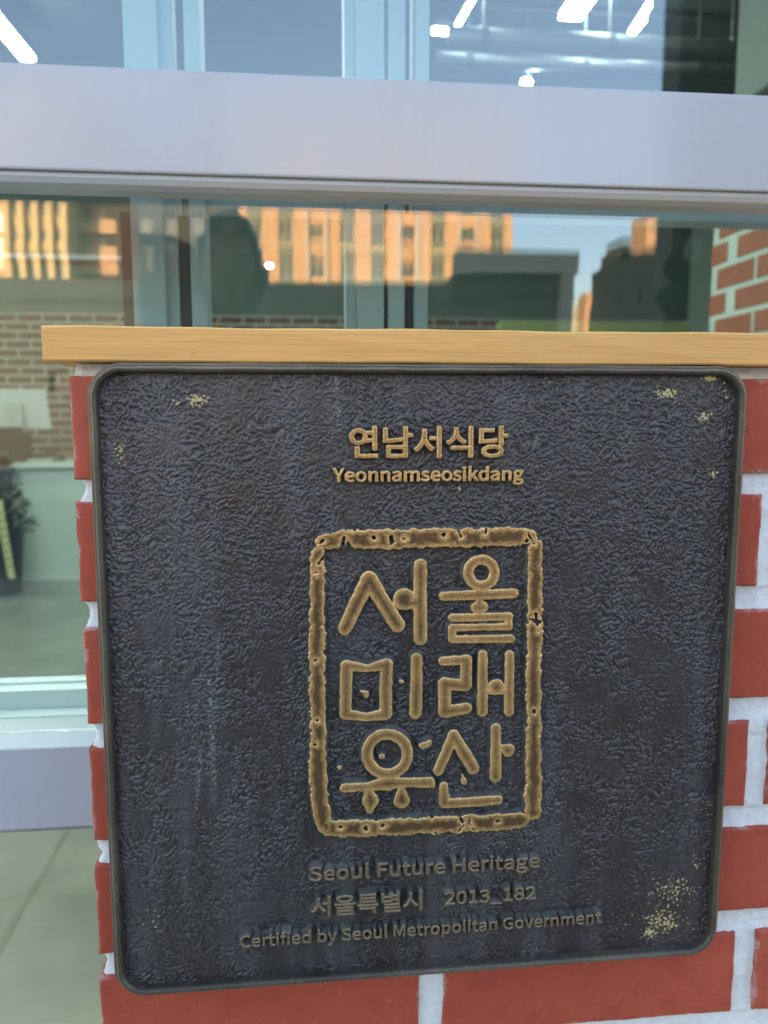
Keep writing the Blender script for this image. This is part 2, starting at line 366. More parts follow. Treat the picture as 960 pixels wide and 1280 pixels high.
# mortar: fine relief sheet in view, solid core behind and below
def mortar_sheet():
    dx = .0013; x1 = .52; z0, z1 = -.47, .0040
    nx = int(x1/dx); nz = int((z1-z0)/dx)
    X, Z = np.meshgrid(np.linspace(0, x1, nx+1), np.linspace(z0, z1, nz+1))
    r_ = np.random.RandomState(7)
    def bn(wl, seed):
        q = np.random.RandomState(seed).randn(*X.shape); F_ = np.fft.fft2(q)
        fz = np.fft.fftfreq(X.shape[0], dx)[:, None]; fx = np.fft.fftfreq(X.shape[1], dx)[None]
        fr = np.sqrt(fx**2+fz**2); g = np.exp(-(fr*wl)**2*1.2); o = np.fft.ifft2(F_*g).real; return o/o.std()
    rowf = (-Z)/PZ; fr = rowf-np.floor(rowf)            # 0 at brick top .. BH/PZ at brick bottom
    m = (fr*PZ-BH)                                      # >0 in bed joint
    bed = np.where(m > 0, np.minimum(m, BJ-m), -1)
    bed = np.where(Z > 0, np.minimum(Z+.001, .0040-Z+.006), bed)
    Y = .0030+np.clip(bed, 0, .004)*.22+.00022*bn(.012, 1)+.00022*bn(.004, 2)
    ledge = np.where((m > 0) & (m < .0022), -.0013*(1-np.clip(m, 0, .0022)/.0022), 0)
    Y += ledge
    # left end scooped back between the bricks
    sc = np.where(bed > 0, .0030*(np.clip(bed/.0055, 0, 1))**.6, .0012)
    Xl = X.copy(); fade = np.clip(1-X/.012, 0, 1); Xl += fade*(sc+.0005*bn(.006, 3))
    Y += np.clip(1-X/.004, 0, 1)**2*.002
    V = [tuple(v) for v in np.stack([Xl, Y, Z], -1).reshape(-1, 3)]
    W_ = nx+1
    F = [(j*W_+i, j*W_+i+1, (j+1)*W_+i+1, (j+1)*W_+i) for j in range(nz) for i in range(nx)]
    # left side, going back
    b = len(V); V += [(V[j*W_][0]+.0003, .05, V[j*W_][2]) for j in range(nz+1)]; V += [(V[j*W_][0]+.0003, .087, V[j*W_][2]) for j in range(nz+1)]
    for j in range(nz):
        F.append((b+j, j*W_, (j+1)*W_, b+j+1)); F.append((b+nz+1+j, b+j, b+j+1, b+nz+2+j))
    me = bpy.data.meshes.new('mortar'); me.from_pydata([(x-.4, y-.045, z-GZ) for x, y, z in V], [], F); me.update()
    me.polygons.foreach_set('use_smooth', [True]*len(me.polygons))
    return me
mo = mesh_obj('mortar', mortar_sheet(), M['mortar'], pier)
mb = bmesh.new(); bm_box(mb, .0045, .80, .0075, .0865, GZ, .0040); bm_box(mb, .003, .80, .0035, .0070, GZ, -.4705); bm_box(mb, .5205, .80, .0035, .0070, -.470, .0040)
bmo('mortar_core', mb, M['mortar'], pier)

# plank on top
def plank():
    x0, x1, y0, y1, z0, z1 = -.0100, .86, -.0108, .150, .0043, .0224
    nx = 200; bm = bmesh.new(); V = []
    prof = [(y0+.0008, z0), (y0, z0+.0009), (y0, (z0+z1)/2), (y0, z1-.0010), (y0+.0010, z1), (y1, z1), (y1, z0)]
    rows = []
    for i in range(nx+1):
        x = x0+(x1-x0)*i/nx; w = .00025*math.sin(x*37+1)+.00015*math.sin(x*113)
        rows.append([bm.verts.new((x, y+.2*w, z+(w if z > .02 else w*.6))) for y, z in prof])
    n = len(prof)
    for i in range(nx):
        for k_ in range(n): bm.faces.new((rows[i][k_], rows[i+1][k_], rows[i+1][(k_+1) % n], rows[i][(k_+1) % n]))
    bm.faces.new(rows[0]); bm.faces.new(rows[-1][::-1]); bmesh.ops.recalc_face_normals(bm, faces=bm.faces)
    return bm
pk = bmo('pine_plank', plank(), M['pine'], None, (.4, .05, .0043))
tag(pk, 'varnished pine plank with visible grain capping the low brick wall above the plaque', 'wooden plank')

# ------------------------------------------------------------------ the cast plaque
PX0, PX1, PZ0, PZ1 = .0132, .3712, -.3518, .0034
FY, RY, TY = -.0148, -.0205, -.0200        # field, rim and letter faces
CR = .0180
plq = empty('heritage_plaque', ((PX0+PX1)/2, 0, PZ0), 'square dark bronze plaque with raised golden Korean seal and lettering on the brick wall', 'plaque')
OX, OZ = plq.location.x, plq.location.z
def bandnoise(shape, dx, wl, bw, seed, ax=1.):
    q = np.random.RandomState(seed).randn(*shape); F_ = np.fft.fft2(q)
    fz = np.fft.fftfreq(shape[0], dx)[:, None]*ax; fx = np.fft.fftfreq(shape[1], dx)[None]
    fr = np.sqrt(fx**2+fz**2); g = np.exp(-((fr-1/wl)/(bw/wl))**2)
    o = np.fft.ifft2(F_*g).real; return o/o.std()
def lownoise(shape, dx, wl, seed):
    q = np.random.RandomState(seed).randn(*shape); F_ = np.fft.fft2(q)
    fz = np.fft.fftfreq(shape[0], dx)[:, None]; fx = np.fft.fftfreq(shape[1], dx)[None]
    o = np.fft.ifft2(F_*np.exp(-(fx**2+fz**2)*wl**2)).real; return o/o.std()
def grid_mesh(name, X, Y, Z, keep=None, attrs={}):
    nz, nx = X.shape; idx = np.arange(nz*nx).reshape(nz, nx)
    q = np.stack([idx[:-1, :-1], idx[:-1, 1:], idx[1:, 1:], idx[1:, :-1]], -1).reshape(-1, 4)
    co = np.stack([X, Y, Z], -1).reshape(-1, 3)
    used = None
    if keep is not None:
        q = q[keep.reshape(-1)]
        used = np.unique(q); mp = -np.ones(nz*nx, int); mp[used] = np.arange(len(used)); q = mp[q]; co = co[used]
    me = bpy.data.meshes.new(name); me.vertices.add(len(co)); me.vertices.foreach_set('co', co.astype(np.float32).ravel())
    me.loops.add(q.size); me.loops.foreach_set('vertex_index', q.astype(np.int32).ravel())
    me.polygons.add(len(q)); me.polygons.foreach_set('loop_start', np.arange(0, q.size, 4, dtype=np.int32))
    me.update(calc_edges=True); me.validate()
    me.polygons.foreach_set('use_smooth', np.ones(len(me.polygons), bool))
    for k, v in attrs.items():
        a = me.attributes.new(k, 'FLOAT', 'POINT'); vv = v.reshape(-1)
        if used is not None: vv = vv[used]
        a.data.foreach_set('value', vv.astype(np.float32))
    return me
def field():
    dx = .00046; mg = .0040
    xs = np.arange(PX0+mg, PX1-mg, dx); zs = np.arange(PZ0+mg, PZ1-mg, dx)
    X, Z = np.meshgrid(xs, zs); sh = X.shape
    def fb(seed, lo, hi, p, ax, az=1.):
        q = np.random.RandomState(seed).randn(*sh); F_ = np.fft.fft2(q); fz = np.fft.fftfreq(sh[0], dx)[:, None]*az; fx = np.fft.fftfreq(sh[1], dx)[None]*ax
        fr = np.sqrt(fx**2+fz**2)+1e-9; g = fr**-p*(1-np.exp(-(fr*hi)**4))*np.exp(-(fr*lo)**2); o = np.fft.ifft2(F_*g).real; return o/o.std()
    def warp(A_, seed, wl, am):
        u_, v_ = am/dx*lownoise(sh, dx, wl, seed), am/dx*lownoise(sh, dx, wl, seed+1)
        jj, ii = np.mgrid[0:sh[0], 0:sh[1]]; a_ = np.clip(jj+v_, 0, sh[0]-1.001); b_ = np.clip(ii+u_, 0, sh[1]-1.001)
        j0, i0 = a_.astype(int), b_.astype(int); fa, fb_ = a_-j0, b_-i0
        return (A_[j0, i0]*(1-fa)*(1-fb_)+A_[j0+1, i0]*fa*(1-fb_)+A_[j0, i0+1]*(1-fa)*fb_+A_[j0+1, i0+1]*fa*fb_)
    n1 = warp(fb(11, .0008, .0031, .8, 1., 1.5), 31, .016, .0016); n2 = warp(fb(12, .0008, .0034, .7, 1.1, 1.2), 33, .014, .0012); n3 = fb(13, .0009, .010, 1.4, 1., 1.)
    h = .62*n1-.62*np.abs(n2)-.28*np.abs(n1[::-1, ::-1])+.30*n3
    h = h-h.mean(); h /= h.std(); h = np.tanh(h*.8)*1.3
    amp = .95+.28*lownoise(sh, dx, .022, 14)
    low = np.clip((-.27-Z)/.05, 0, 1); amp = np.clip(amp, .45, 1.3)*(1-.30*low)
    hn = (h-h.min())/(h.max()-h.min()); hn = np.clip((h*amp/ (2.2)+.5), 0, 1)
    Y = FY-.00036*h*amp
    # ochre chips where the patina has flaked
    chips = [(245, 500, 15, 8, 1.0), (215, 500, 16, 8, .45), (150, 565, 9, 13, .75), (185, 595, 14, 10, .5), (570, 492, 26, 6, .35), (650, 496, 12, 6, .35),
             (833, 492, 18, 8, 1.0), (888, 473, 10, 3, 1.6), (880, 521, 12, 7, .95), (892, 592, 5, 5, 1.0), (842, 1114, 38, 26, .66), (826, 1150, 36, 22, .76), (812, 1166, 10, 10, 1.0),
             (838, 1156, 16, 8, .98), (195, 1150, 18, 22, .40), (905, 490, 8, 12, .6), (775, 1160, 12, 12, .35), (574, 611, 3, 4, 1.1), (870, 1080, 18, 16, .5), (700, 1170, 5, 3, .6), (265, 530, 5, 5, .5)]
    g = np.zeros(sh)
    for px, py, rx, ry, a in chips:
        c = at(px, py, FY); s = .00047
        g = np.maximum(g, a*np.exp(-(((X-c[0])/(rx*s))**2+((Z-c[2])/(ry*s))**2)*.9))
    cn = bandnoise(sh, dx, .0034, .6, 21)*.55+bandnoise(sh, dx, .0023, .5, 22)*.55+.30*h
    chip = np.clip((cn-(2.6-3.3*g))*4, 0, 1)*(g > .12)
    Y -= chip*.00008
    s1 = np.zeros(sh)
    for px, py, qx, qy, w_ in [(262, 850, 268, 1000, .0012), (273, 800, 270, 900, .0006), (250, 940, 246, 1010, .001), (420, 470, 424, 530, .001)]:
        a, b = at(px, py, FY), at(qx, qy, FY); t_ = np.clip(((X-a[0])*(b[0]-a[0])+(Z-a[2])*(b[2]-a[2]))/((b[0]-a[0])**2+(b[2]-a[2])**2), 0, 1)
        d = np.hypot(X-a[0]-t_*(b[0]-a[0]), Z-a[2]-t_*(b[2]-a[2])); s1 = np.maximum(s1, np.exp(-(d/w_)**2))
    scuff = np.clip(s1*(.1+.5*lownoise(sh, dx, .0015, 31)), 0, .6)
    # trim to the rounded corners
    r_ = CR-mg; cx = np.clip(X, PX0+CR, PX1-CR); cz = np.clip(Z, PZ0+CR, PZ1-CR)
    dd = np.hypot(X-cx, Z-cz); corner = ((X != cx) & (Z != cz)); k_ = np.where(corner & (dd > r_), r_/np.maximum(dd, 1e-9), 1)
    X2 = cx+(X-cx)*k_; Z2 = cz+(Z-cz)*k_
    keep = ~(corner & (dd > r_+dx*1.5)); keep = keep[:-1, :-1] & keep[1:, 1:] & keep[:-1, 1:] & keep[1:, :-1]
    return grid_mesh('panel', X2-OX, Y, Z2-OZ, keep, dict(height=hn, chip=chip, scuff=scuff))
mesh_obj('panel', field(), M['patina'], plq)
def rim():
    prof = [(.0002, -.0010, 0), (.0000, -.0172, 0), (.0003, -.0180, .8), (.0010, -.0184, .15), (.0014, -.0183, 0), (.0018, -.0196, .3), (.0022, -.0204, .9), (.0028, -.0207, .4), (.0038, -.0205, .05), (.0046, -.0198, .2), (.0050, -.0180, 0), (.0052, -.0150, 0), (.0054, -.0135, 0)]
    V = []; F = []; A = []; n = len(prof); path = []
    def seg(cx, cz, a0):
        for k_ in range(17): path.append((cx, cz, a0+math.pi/2*k_/16))
    seg(PX1-CR, PZ1-CR, 0); 
    path_pts = []
    corners = [((PX1-CR), (PZ1-CR), 0), ((PX0+CR), (PZ1-CR), 90), ((PX0+CR), (PZ0+CR), 180), ((PX1-CR), (PZ0+CR), 270)]
    for ci, (cx, cz, a0) in enumerate(corners):
        for k_ in range(17): path_pts.append((cx, cz, rad(a0)+math.pi/2*k_/16))
        nx_, nz_, na = corners[(ci+1) % 4]; a = rad(a0)+math.pi/2
        for k_ in range(1, 60): t_ = k_/60; path_pts.append((cx+(nx_-cx)*t_, cz+(nz_-cz)*t_, a))
    m_ = len(path_pts)
    for i, (cx, cz, a) in enumerate(path_pts):
        w = .00012*math.sin(i*.9)+.0001*math.sin(i*2.3+1)
        for s, y, e in prof:
            rr = CR-s+(w if 0 < s < .005 else 0)
            V.append((cx+rr*math.cos(a)-OX, y+w*.6, cz+rr*math.sin(a)-OZ)); A.append(e)
    for i in range(m_):
        for k_ in range(n-1):
            a, b = i*n+k_, ((i+1) % m_)*n+k_; F.append((a, b, b+1, a+1))
    o = pyd('rim', V, F, M['rim'], plq, smooth=True)
    a_ = o.data.attributes.new('edge', 'FLOAT', 'POINT'); a_.data.foreach_set('value', A)
    # normals outwards
    bm = bmesh.new(); bm.from_mesh(o.data); bmesh.ops.recalc_face_normals(bm, faces=bm.faces); bm.to_mesh(o.data); bm.free()
rim()
bm = bmesh.new(); bm_box(bm, PX0+.006, PX1-.006, -.0135, -.0010, PZ0+.006, PZ1-.006, .002); bmo('back_plate', bm, M['rim'], plq)

def relief(name, sdf, x0, x1, z0, z1, dx, draft=.0011, top=TY, wear_w=.0040, seed=1, wob=.00012, label=None, mt='gold', face_noise=.00006, wl=.0016, hf=.5):
    pad = draft+.0012
    xs = np.arange(x0-pad, x1+pad, dx); zs = np.arange(z0-pad, z1+pad, dx)
    X, Z = np.meshgrid(xs, zs); sh = X.shape
    d = sdf(X, Z)
    if wob: d = d+wob*lownoise(sh, dx, wl, seed)+wob*hf*lownoise(sh, dx, .0006, seed+1)
    H = (FY+.0006)-top
    t_ = np.clip(d/draft, 0, 1); h = H*(1-t_)**.85
    e = np.clip(1+d/.0006, 0, 1); h -= .00030*e**2*(d < 0)+.00030*(d >= 0)*(1-t_)
    h += (d < 0)*face_noise*lownoise(sh, dx, .0012, seed+2)
    inside = d < draft
    keep = inside[:-1, :-1] | inside[1:, 1:] | inside[:-1, 1:] | inside[1:, :-1]
    topa = np.clip(1-np.clip(d-.0001, 0, None)/.0009, 0, 1)
    wear = np.clip(-d/wear_w, 0, 1)
    me = grid_mesh(name, X-OX, (FY+.0006)-h, Z-OZ, keep, dict(top=topa, wear=wear))
    o = mesh_obj(name, me, M[mt], plq)
    if label: o['label'] = label
    return o
def caps(strokes, cut=(), holes=()):
    "strokes: polylines of (x,z,r) in metres"
    def one(X, Z, P):
        best = np.full(X.shape, 1.)
        if len(P) == 1: return np.hypot(X-P[0][0], Z-P[0][1])-P[0][2]
        for (ax, az, ar), (bx, bz, br) in zip(P[:-1], P[1:]):
            L2 = (bx-ax)**2+(bz-az)**2+1e-12
            t_ = np.clip(((X-ax)*(bx-ax)+(Z-az)*(bz-az))/L2, 0, 1)
            best = np.minimum(best, np.hypot(X-ax-t_*(bx-ax), Z-az-t_*(bz-az))-(ar+t_*(br-ar)))
        return best
    def f(X, Z):
        d = np.full(X.shape, 1.)
        for P in strokes:
            e = one(X, Z, P); k_ = .0005
            hh = np.clip(.5+.5*(d-e)/k_, 0, 1); d = e*hh+d*(1-hh)-k_*hh*(1-hh)
        for P in cut: d = np.maximum(d, -one(X, Z, P))
        return d
    return f
MPX = None
def tr(z, ox, oy, sc):
    "trace: list of polylines in zoomed pixels -> metres on the letter face"
    out = []
    for P in z:
        Q = []
        for x, y, r_ in P:
            px, py = ox+x/sc, oy+y/sc; c = at(px, py, TY); c2 = at(px+1, py, TY)
            Q.append((c[0], c[2], r_/sc*(c2[0]-c[0])))
        out.append(Q)
    return out
def ring(cx, cy_, R_, r_, sq=1, n=28): return [(cx+R_*math.cos(6.2832*k/n), cy_+sq*R_*math.sin(6.2832*k/n), r_) for k in range(n+1)]
A = (370, 640, 2.909); B = (370, 800, 2.909); D8 = (380, 800, 4.923)
def put(name, st, cut=(), label=None, seed=1, wob=.00010, dx=.00034, **kw):
    kw.setdefault('draft', .0013); kw.setdefault('wl', .003); kw.setdefault('hf', .3)
    xs = [p[0] for P in st for p in P]; zs = [p[1] for P in st for p in P]; rm = max(p[2] for P in st for p in P)
    return relief(name, caps(st, cut), min(xs)-rm, max(xs)+rm, min(zs)-rm, max(zs)+rm, dx, label=label, seed=seed, wob=wob, **kw)
put('seal_character', tr([[(178, 425, 25), (222, 330, 27), (266, 246, 30)], [(266, 246, 30), (318, 330, 27), (370, 412, 27)],
    [(453, 193, 23), (452, 330, 24), (453, 462, 24)], [(394, 318, 40)], [(400, 332, 22), (450, 332, 22)]], *A), label='first seal syllable, top left', seed=41)
put('seal_character', tr([ring(675, 222, 48, 18.5), [(537, 308, 17), (660, 302, 18), (792, 297, 18)], [(668, 322, 12), (668, 350, 22)], [(655, 348, 19), (681, 346, 19)],
    [(569, 386, 15), (775, 381, 15)], [(774, 381, 14), (774, 418, 14)], [(570, 422, 13), (774, 418, 13)], [(569, 422, 14), (569, 463, 15)], [(569, 464, 14), (782, 462, 15)]], *A), label='second seal syllable, top right', seed=45)
put('seal_character', tr([[(262, 165, 38), (258, 300, 36), (256, 455, 36)], [(262, 160, 34), (395, 176, 24), (512, 152, 36)], [(510, 152, 37), (503, 300, 38), (505, 452, 38)], [(256, 458, 34), (390, 478, 26), (505, 458, 36)],
    [(694, 116, 35), (692, 290, 37), (687, 452, 38)]], *D8), label='third seal syllable, middle left', seed=51)
put('seal_character', tr([[(536, 78, 17), (618, 73, 17)], [(620, 75, 21), (619, 165, 21)], [(540, 160, 24), (618, 168, 20)], [(541, 165, 23), (541, 262, 23)], [(545, 262, 22), (620, 250, 21)],
    [(680, 55, 17), (679, 262, 19)], [(778, 55, 17), (775, 262, 17)], [(729, 172, 29)], [(690, 190, 10), (770, 190, 10)]], *B), label='fourth seal syllable, middle right', seed=55)
put('seal_character', tr([ring(513, 705, 125, 34, .98), [(250, 914, 30), (390, 905, 25), (510, 885, 46), (610, 880, 28), (772, 880, 34), (794, 902, 12)], [(398, 930, 24), (410, 992, 50), (406, 1050, 22)], [(598, 930, 24), (602, 990, 50)]], *D8), label='fifth seal syllable, bottom left', seed=61)
put('seal_character', tr([[(518, 477, 18), (548, 410, 20), (573, 348, 20)], [(573, 348, 20), (610, 410, 22), (645, 468, 22)], [(728, 322, 18), (727, 498, 21)], [(745, 390, 10), (772, 402, 24)], [(538, 532, 15), (541, 594, 20)], [(541, 596, 17), (630, 592, 18), (736, 583, 17)]], *B), label='sixth seal syllable, bottom right', seed=65)
for q, (st, o_) in enumerate([([[(350, 318, 6), (380, 330, 17), (390, 345, 10)]], D8), ([[(597, 258, 14)]], D8), ([[(478, 717, 18)]], D8), ([[(220, 786, 14)]], D8), ([[(728, 658, 18), (772, 635, 17)]], D8), ([[(606, 494, 4), (611, 517, 11)]], B)]):
    put('cast_speck', tr(st, *o_), seed=70+q, wob=.0002, draft=.0016)
# seal border in four cast bars, with pits and nicks
I = (0, 0, 1)
def jag(P, amp, seed, step=8.):
    r_ = random.Random(seed); out = []
    for (ax, ay, ar), (bx, by, br) in zip(P[:-1], P[1:]):
        n = max(1, int(math.hypot(bx-ax, by-ay)/step))
        for k in range(n):
            t_ = k/n; out.append((ax+t_*(bx-ax)+r_.uniform(-amp, amp)*.7, ay+t_*(by-ay)+r_.uniform(-amp, amp)*.7, ar+t_*(br-ar)+r_.uniform(-amp, amp)))
    out.append(P[-1]); return out
pits = tr([[(468, 672, 3)], [(489, 671, 2.6), (490.5, 677, 3)], [(505, 674, 2.8)], [(555, 669, 3)], [(659, 676, 2.4)], [(395, 716, 1.8)], [(394, 826, 2.4)], [(397, 901, 2)], [(394, 931, 2.2)], [(426, 1034, 2.4)], [(457, 1036, 2.6)], [(479, 1032, 2.8)], [(623, 1027, 2.6)], [(668, 890, 2.2)],
    [(431, 672, 2), (424, 693, 3.2)], [(433, 676, 1), (441, 692, 4)], [(394, 684, 1.2), (404, 676, 2.4)], [(398, 704, 1), (412, 691, 2)], [(459, 692, 3)], [(488, 690, 4)],
    [(662, 774, 1.5), (672, 778, 2), (682, 776, 1.5)], [(670, 768, 2), (674, 790, 1)], [(383, 812, 2.5)], [(383, 835, 3)], [(382, 862, 3.4)], [(385, 893, 3.5)], [(386, 914, 3)], [(384, 738, 3)], [(410, 735, 2)], [(409, 948, 2.4)], [(410, 966, 2)],
    [(576, 1022, 1.2), (580, 1032, 1.8), (574, 1040, 1.4)], [(588, 1018, 1.5), (586, 1030, 1.6), (594, 1040, 1.4)], [(474, 1046, 3)], [(545, 1042, 2.5)], [(560, 1044, 3)], [(602, 1042, 2.6)], [(612, 1040, 1.8)], [(584, 1042, 3)], [(683, 868, 3)], [(682, 915, 2.6)], [(655, 838, 3)], [(656, 980, 2.6)],
    [(660, 668, 1), (668, 680, 1.2)], [(573, 664, 1.3), (577, 672, .8)], [(608, 660, 1.3), (606, 669, .8)], [(520, 660, 2)], [(585, 657, 2)], [(630, 658, 2.2)], [(540, 1022, 1.6)]], *I)
def border(P, seed, label):
    st = tr([jag([(x, y, q+.7) for x, y, q in P], .9, seed)], *I)
    put('seal_border', st, cut=pits, label=label, seed=seed, wob=.00032, dx=.00034, wear_w=.0034, wl=.0030, hf=.35, draft=.0014)
border([(404, 678, 9.5), (430, 674, 10.5), (500, 674, 11.6), (560, 672, 11.2), (600, 672, 10.6), (650, 671, 10.2), (664, 671, 7)], 81, 'top bar of the seal border')
border([(397, 690, 8), (396.5, 740, 8.8), (396, 850, 9), (398, 900, 8.6), (397, 960, 9.2), (401, 1010, 9.6), (406, 1034, 8)], 84, 'left bar of the seal border')
border([(670, 684, 8), (669, 740, 8.6), (669, 790, 8.4), (667, 850, 8), (668, 900, 8.6), (667, 960, 9), (667, 1016, 9)], 87, 'right bar of the seal border')
border([(412, 1036, 9.5), (460, 1036, 10.5), (520, 1033, 10), (575, 1031, 9.6), (620, 1028, 10), (652, 1026, 9)], 90, 'bottom bar of the seal border')

# lettering from font outlines, each letter its own cast part
FONT = None
def load_font(nm):
    try:
        p = os.path.join(bpy.utils.system_resource('DATAFILES'), 'fonts', nm)
        return bpy.data.fonts.load(p)
    except Exception: return None
CJK = load_font('Noto Sans CJK Regular.woff2')
def outline(txt):
    cu = bpy.data.curves.new('t', 'FONT'); cu.body = txt; cu.size = 1; cu.resolution_u = 4; cu.fill_mode = 'NONE' if False else 'FRONT'
    if CJK: cu.font = CJK
    o = bpy.data.objects.new('t', cu); C.objects.link(o); bpy.context.view_layer.update()
    me = o.to_mesh()
    V = np.array([v.co[:2] for v in me.vertices]); 
    cnt = {}
    for p in me.polygons:
        for k in p.edge_keys: cnt[k] = cnt.get(k, 0)+1
    ed = [k for k, c in cnt.items() if c == 1]
    # components over all faces
    par = list(range(len(V)))
    def fnd(a):
        while par[a] != a: par[a] = par[par[a]]; a = par[a]
        return a
    for a, b in cnt: par[fnd(a)] = fnd(b)
    o.to_mesh_clear(); bpy.data.objects.remove(o); bpy.data.curves.remove(cu)
    comp = {}
    for a, b in ed: comp.setdefault(fnd(a), []).append((V[a], V[b]))
    return [np.array(c) for c in comp.values()]      # each (n,2,2)
_w = lambda t: np.concatenate(outline(t))[..., 0].max()
ADV = _w('당당')-_w('당')
def group_x(comps, gap=0.):
    it = sorted(([c[..., 0].min(), c[..., 0].max(), [c]] for c in comps), key=lambda t: t[0])
    out = []
    for a, b, c in it:
        if out and min(out[-1][1], b)-a > .45*min(b-a, out[-1][1]-out[-1][0]): out[-1][1] = max(out[-1][1], b); out[-1][2] += c
        else: out.append([a, b, c])
    return [np.concatenate(g[2]) for g in out]
def seg_sdf(E, off):
    def f(X, Z):
        d2 = np.full(X.shape, 1.); w = np.zeros(X.shape, bool)
        for (ax, az), (bx, bz) in E:
            L2 = (bx-ax)**2+(bz-az)**2+1e-14; t_ = np.clip(((X-ax)*(bx-ax)+(Z-az)*(bz-az))/L2, 0, 1)
            d2 = np.minimum(d2, np.hypot(X-ax-t_*(bx-ax), Z-az-t_*(bz-az)))
            if az != bz:
                cr = ((az > Z) != (bz > Z)); xi = ax+(Z-az)*(bx-ax)/(bz-az); w ^= cr & (X < xi)
        return np.where(w, -d2, d2)-off
    return f
def text_line(txt, x0, x1, zb, ht, off, name='letter', ref='H', dx=.00022, draft=.0009, seed=100, top=TY, wear_w=.0022, hangul=False, mt='gold'):
    "x0..x1 span of the line, zb baseline, ht height of the reference letter"
    if hangul:
        gl = []
        for k, ch in enumerate(txt):
            cs = outline(ch)
            if not cs: continue
            c = np.concatenate(cs); c = c.copy(); c[..., 0] += k*ADV; gl.append(c)
        allc = np.concatenate(gl); rz0, rz1 = allc[..., 1].min(), allc[..., 1].max()
    else:
        gl = group_x(outline(txt)); allc = np.concatenate(gl)
        rc = np.concatenate(outline(ref)); rz0, rz1 = 0., rc[..., 1].max()
    ax, bx = allc[..., 0].min(), allc[..., 0].max()
    sx = (x1-x0-2*off)/(bx-ax); sz = (ht-2*off)/(rz1-rz0)
    for k, c in enumerate(gl):
        E = c.copy(); E[..., 0] = x0+off+(E[..., 0]-ax)*sx; E[..., 1] = zb+off+(E[..., 1]-rz0)*sz
        relief(name, seg_sdf(E, off), E[..., 0].min()-off, E[..., 0].max()+off, E[..., 1].min()-off, E[..., 1].max()+off, dx, draft=draft, top=top, wear_w=wear_w, seed=seed+k*3, wob=.00007, face_noise=.00003, mt=mt)
def span(px0, py0, px1, py1, pt):
    a, b, c = at(px0, py0, TY), at(px1, py1, TY), at(px0, pt, TY); return a[0], b[0], (a[2]+b[2])/2, c[2]-a[2]
x0, x1, zb, ht = span(437, 573, 635, 573, 532); text_line('연남서식당', x0, x1, zb, ht, .00050, 'letter', hangul=True, seed=200)
x0, x1, zb, ht = span(416, 602, 655, 602, 584); text_line('Yeonnamseosikdang', x0, x1, zb, ht, .00032, seed=260)
x0, x1, zb, ht = span(387, 1102, 675, 1086, 1084); text_line('Seoul Future Heritage', x0, x1, zb, ht, .00022, seed=320, draft=.0014, mt='dull')
x0, x1, zb, ht = span(389, 1148, 528, 1139, 1122); text_line('서울특별시', x0, x1, zb, ht, .00022, hangul=True, seed=400, draft=.0014, mt='dull')
x0, x1, zb, ht = span(556, 1132, 670, 1125, 1116); text_line('2013_182', x0, x1, zb, ht, .00020, seed=430, draft=.0014, mt='dull')
x0, x1, zb, ht = span(300, 1184, 752, 1156, 1169); text_line('Certified by Seoul Metropolitan Government', x0, x1, zb, ht, .00014, seed=460, draft=.0013, mt='dull')

# ------------------------------------------------------------------ shop window
GY = .20
win = empty('shop_window', (-.5, .2, GZ), 'white framed shop window with wide horizontal rail and reflective panes behind the brick wall', 'window')
WX0, WX1 = -2.4, 2.4
zt0, zt1 = .1514, .2228
def pbox(name, b, m, bev=0, parent=win): return box(name, b, m, parent, bev)
pbox('rail', (WX0, WX1, .170, .235, zt0, zt1), M['alu'], .0016)
def strip(name, prof, m, x0=WX0, x1=WX1, parent=win, smooth=False):
    n = len(prof); V = [(x0, y, z) for y, z in prof]+[(x1, y, z) for y, z in prof]
    F = [(k, (k+1) % n, n+(k+1) % n, n+k) for k in range(n)]+[tuple(range(n))[::-1], tuple(range(n, 2*n))]
    bm = bmesh.new(); vs = [bm.verts.new(v) for v in V]
    for f in F: bm.faces.new([vs[k] for k in f])
    bmesh.ops.recalc_face_normals(bm, faces=bm.faces); return bmo(name, bm, m, parent, smooth=smooth)
strip('glazing_bead', [(.1740, .1510), (.1735, .1478), (.1760, .1440), (.1830, .1415), (.1985, .1412), (.1985, .1510)], M['alu'])
strip('glazing_bead', [(.1830, .2240), (.1830, .2268), (.1985, .2290), (.1985, .2240)], M['seal'])
pbox('rail', (WX0, WX1, .170, .235, -.3484, -.2815), M['alu'], .0012)
strip('glazing_bead', [(.1750, -.3490), (.1760, -.3535), (.1985, -.3550), (.1985, -.3490)], M['seal'])
pbox('bottom_rail', (WX0, WX1, .170, .235, GZ-.02, GZ+.08), M['alu'], .0016)
pbox('glass_pane', (WX0, WX1, .2000, .2060, .2245, 2.2), M['glass'])
pbox('glass_pane', (WX0, WX1, .2000, .2060, -.2812, .1500), M['glass'])
pbox('glass_pane', (WX0, WX1, .2000, .2060, GZ+.082, -.3498), M['lowglass'])
for x in (WX0-.08, WX1-.001): pbox('mullion', (x, x+.08, .168, .237, GZ-.02, 2.2), M['alu'], .0016)
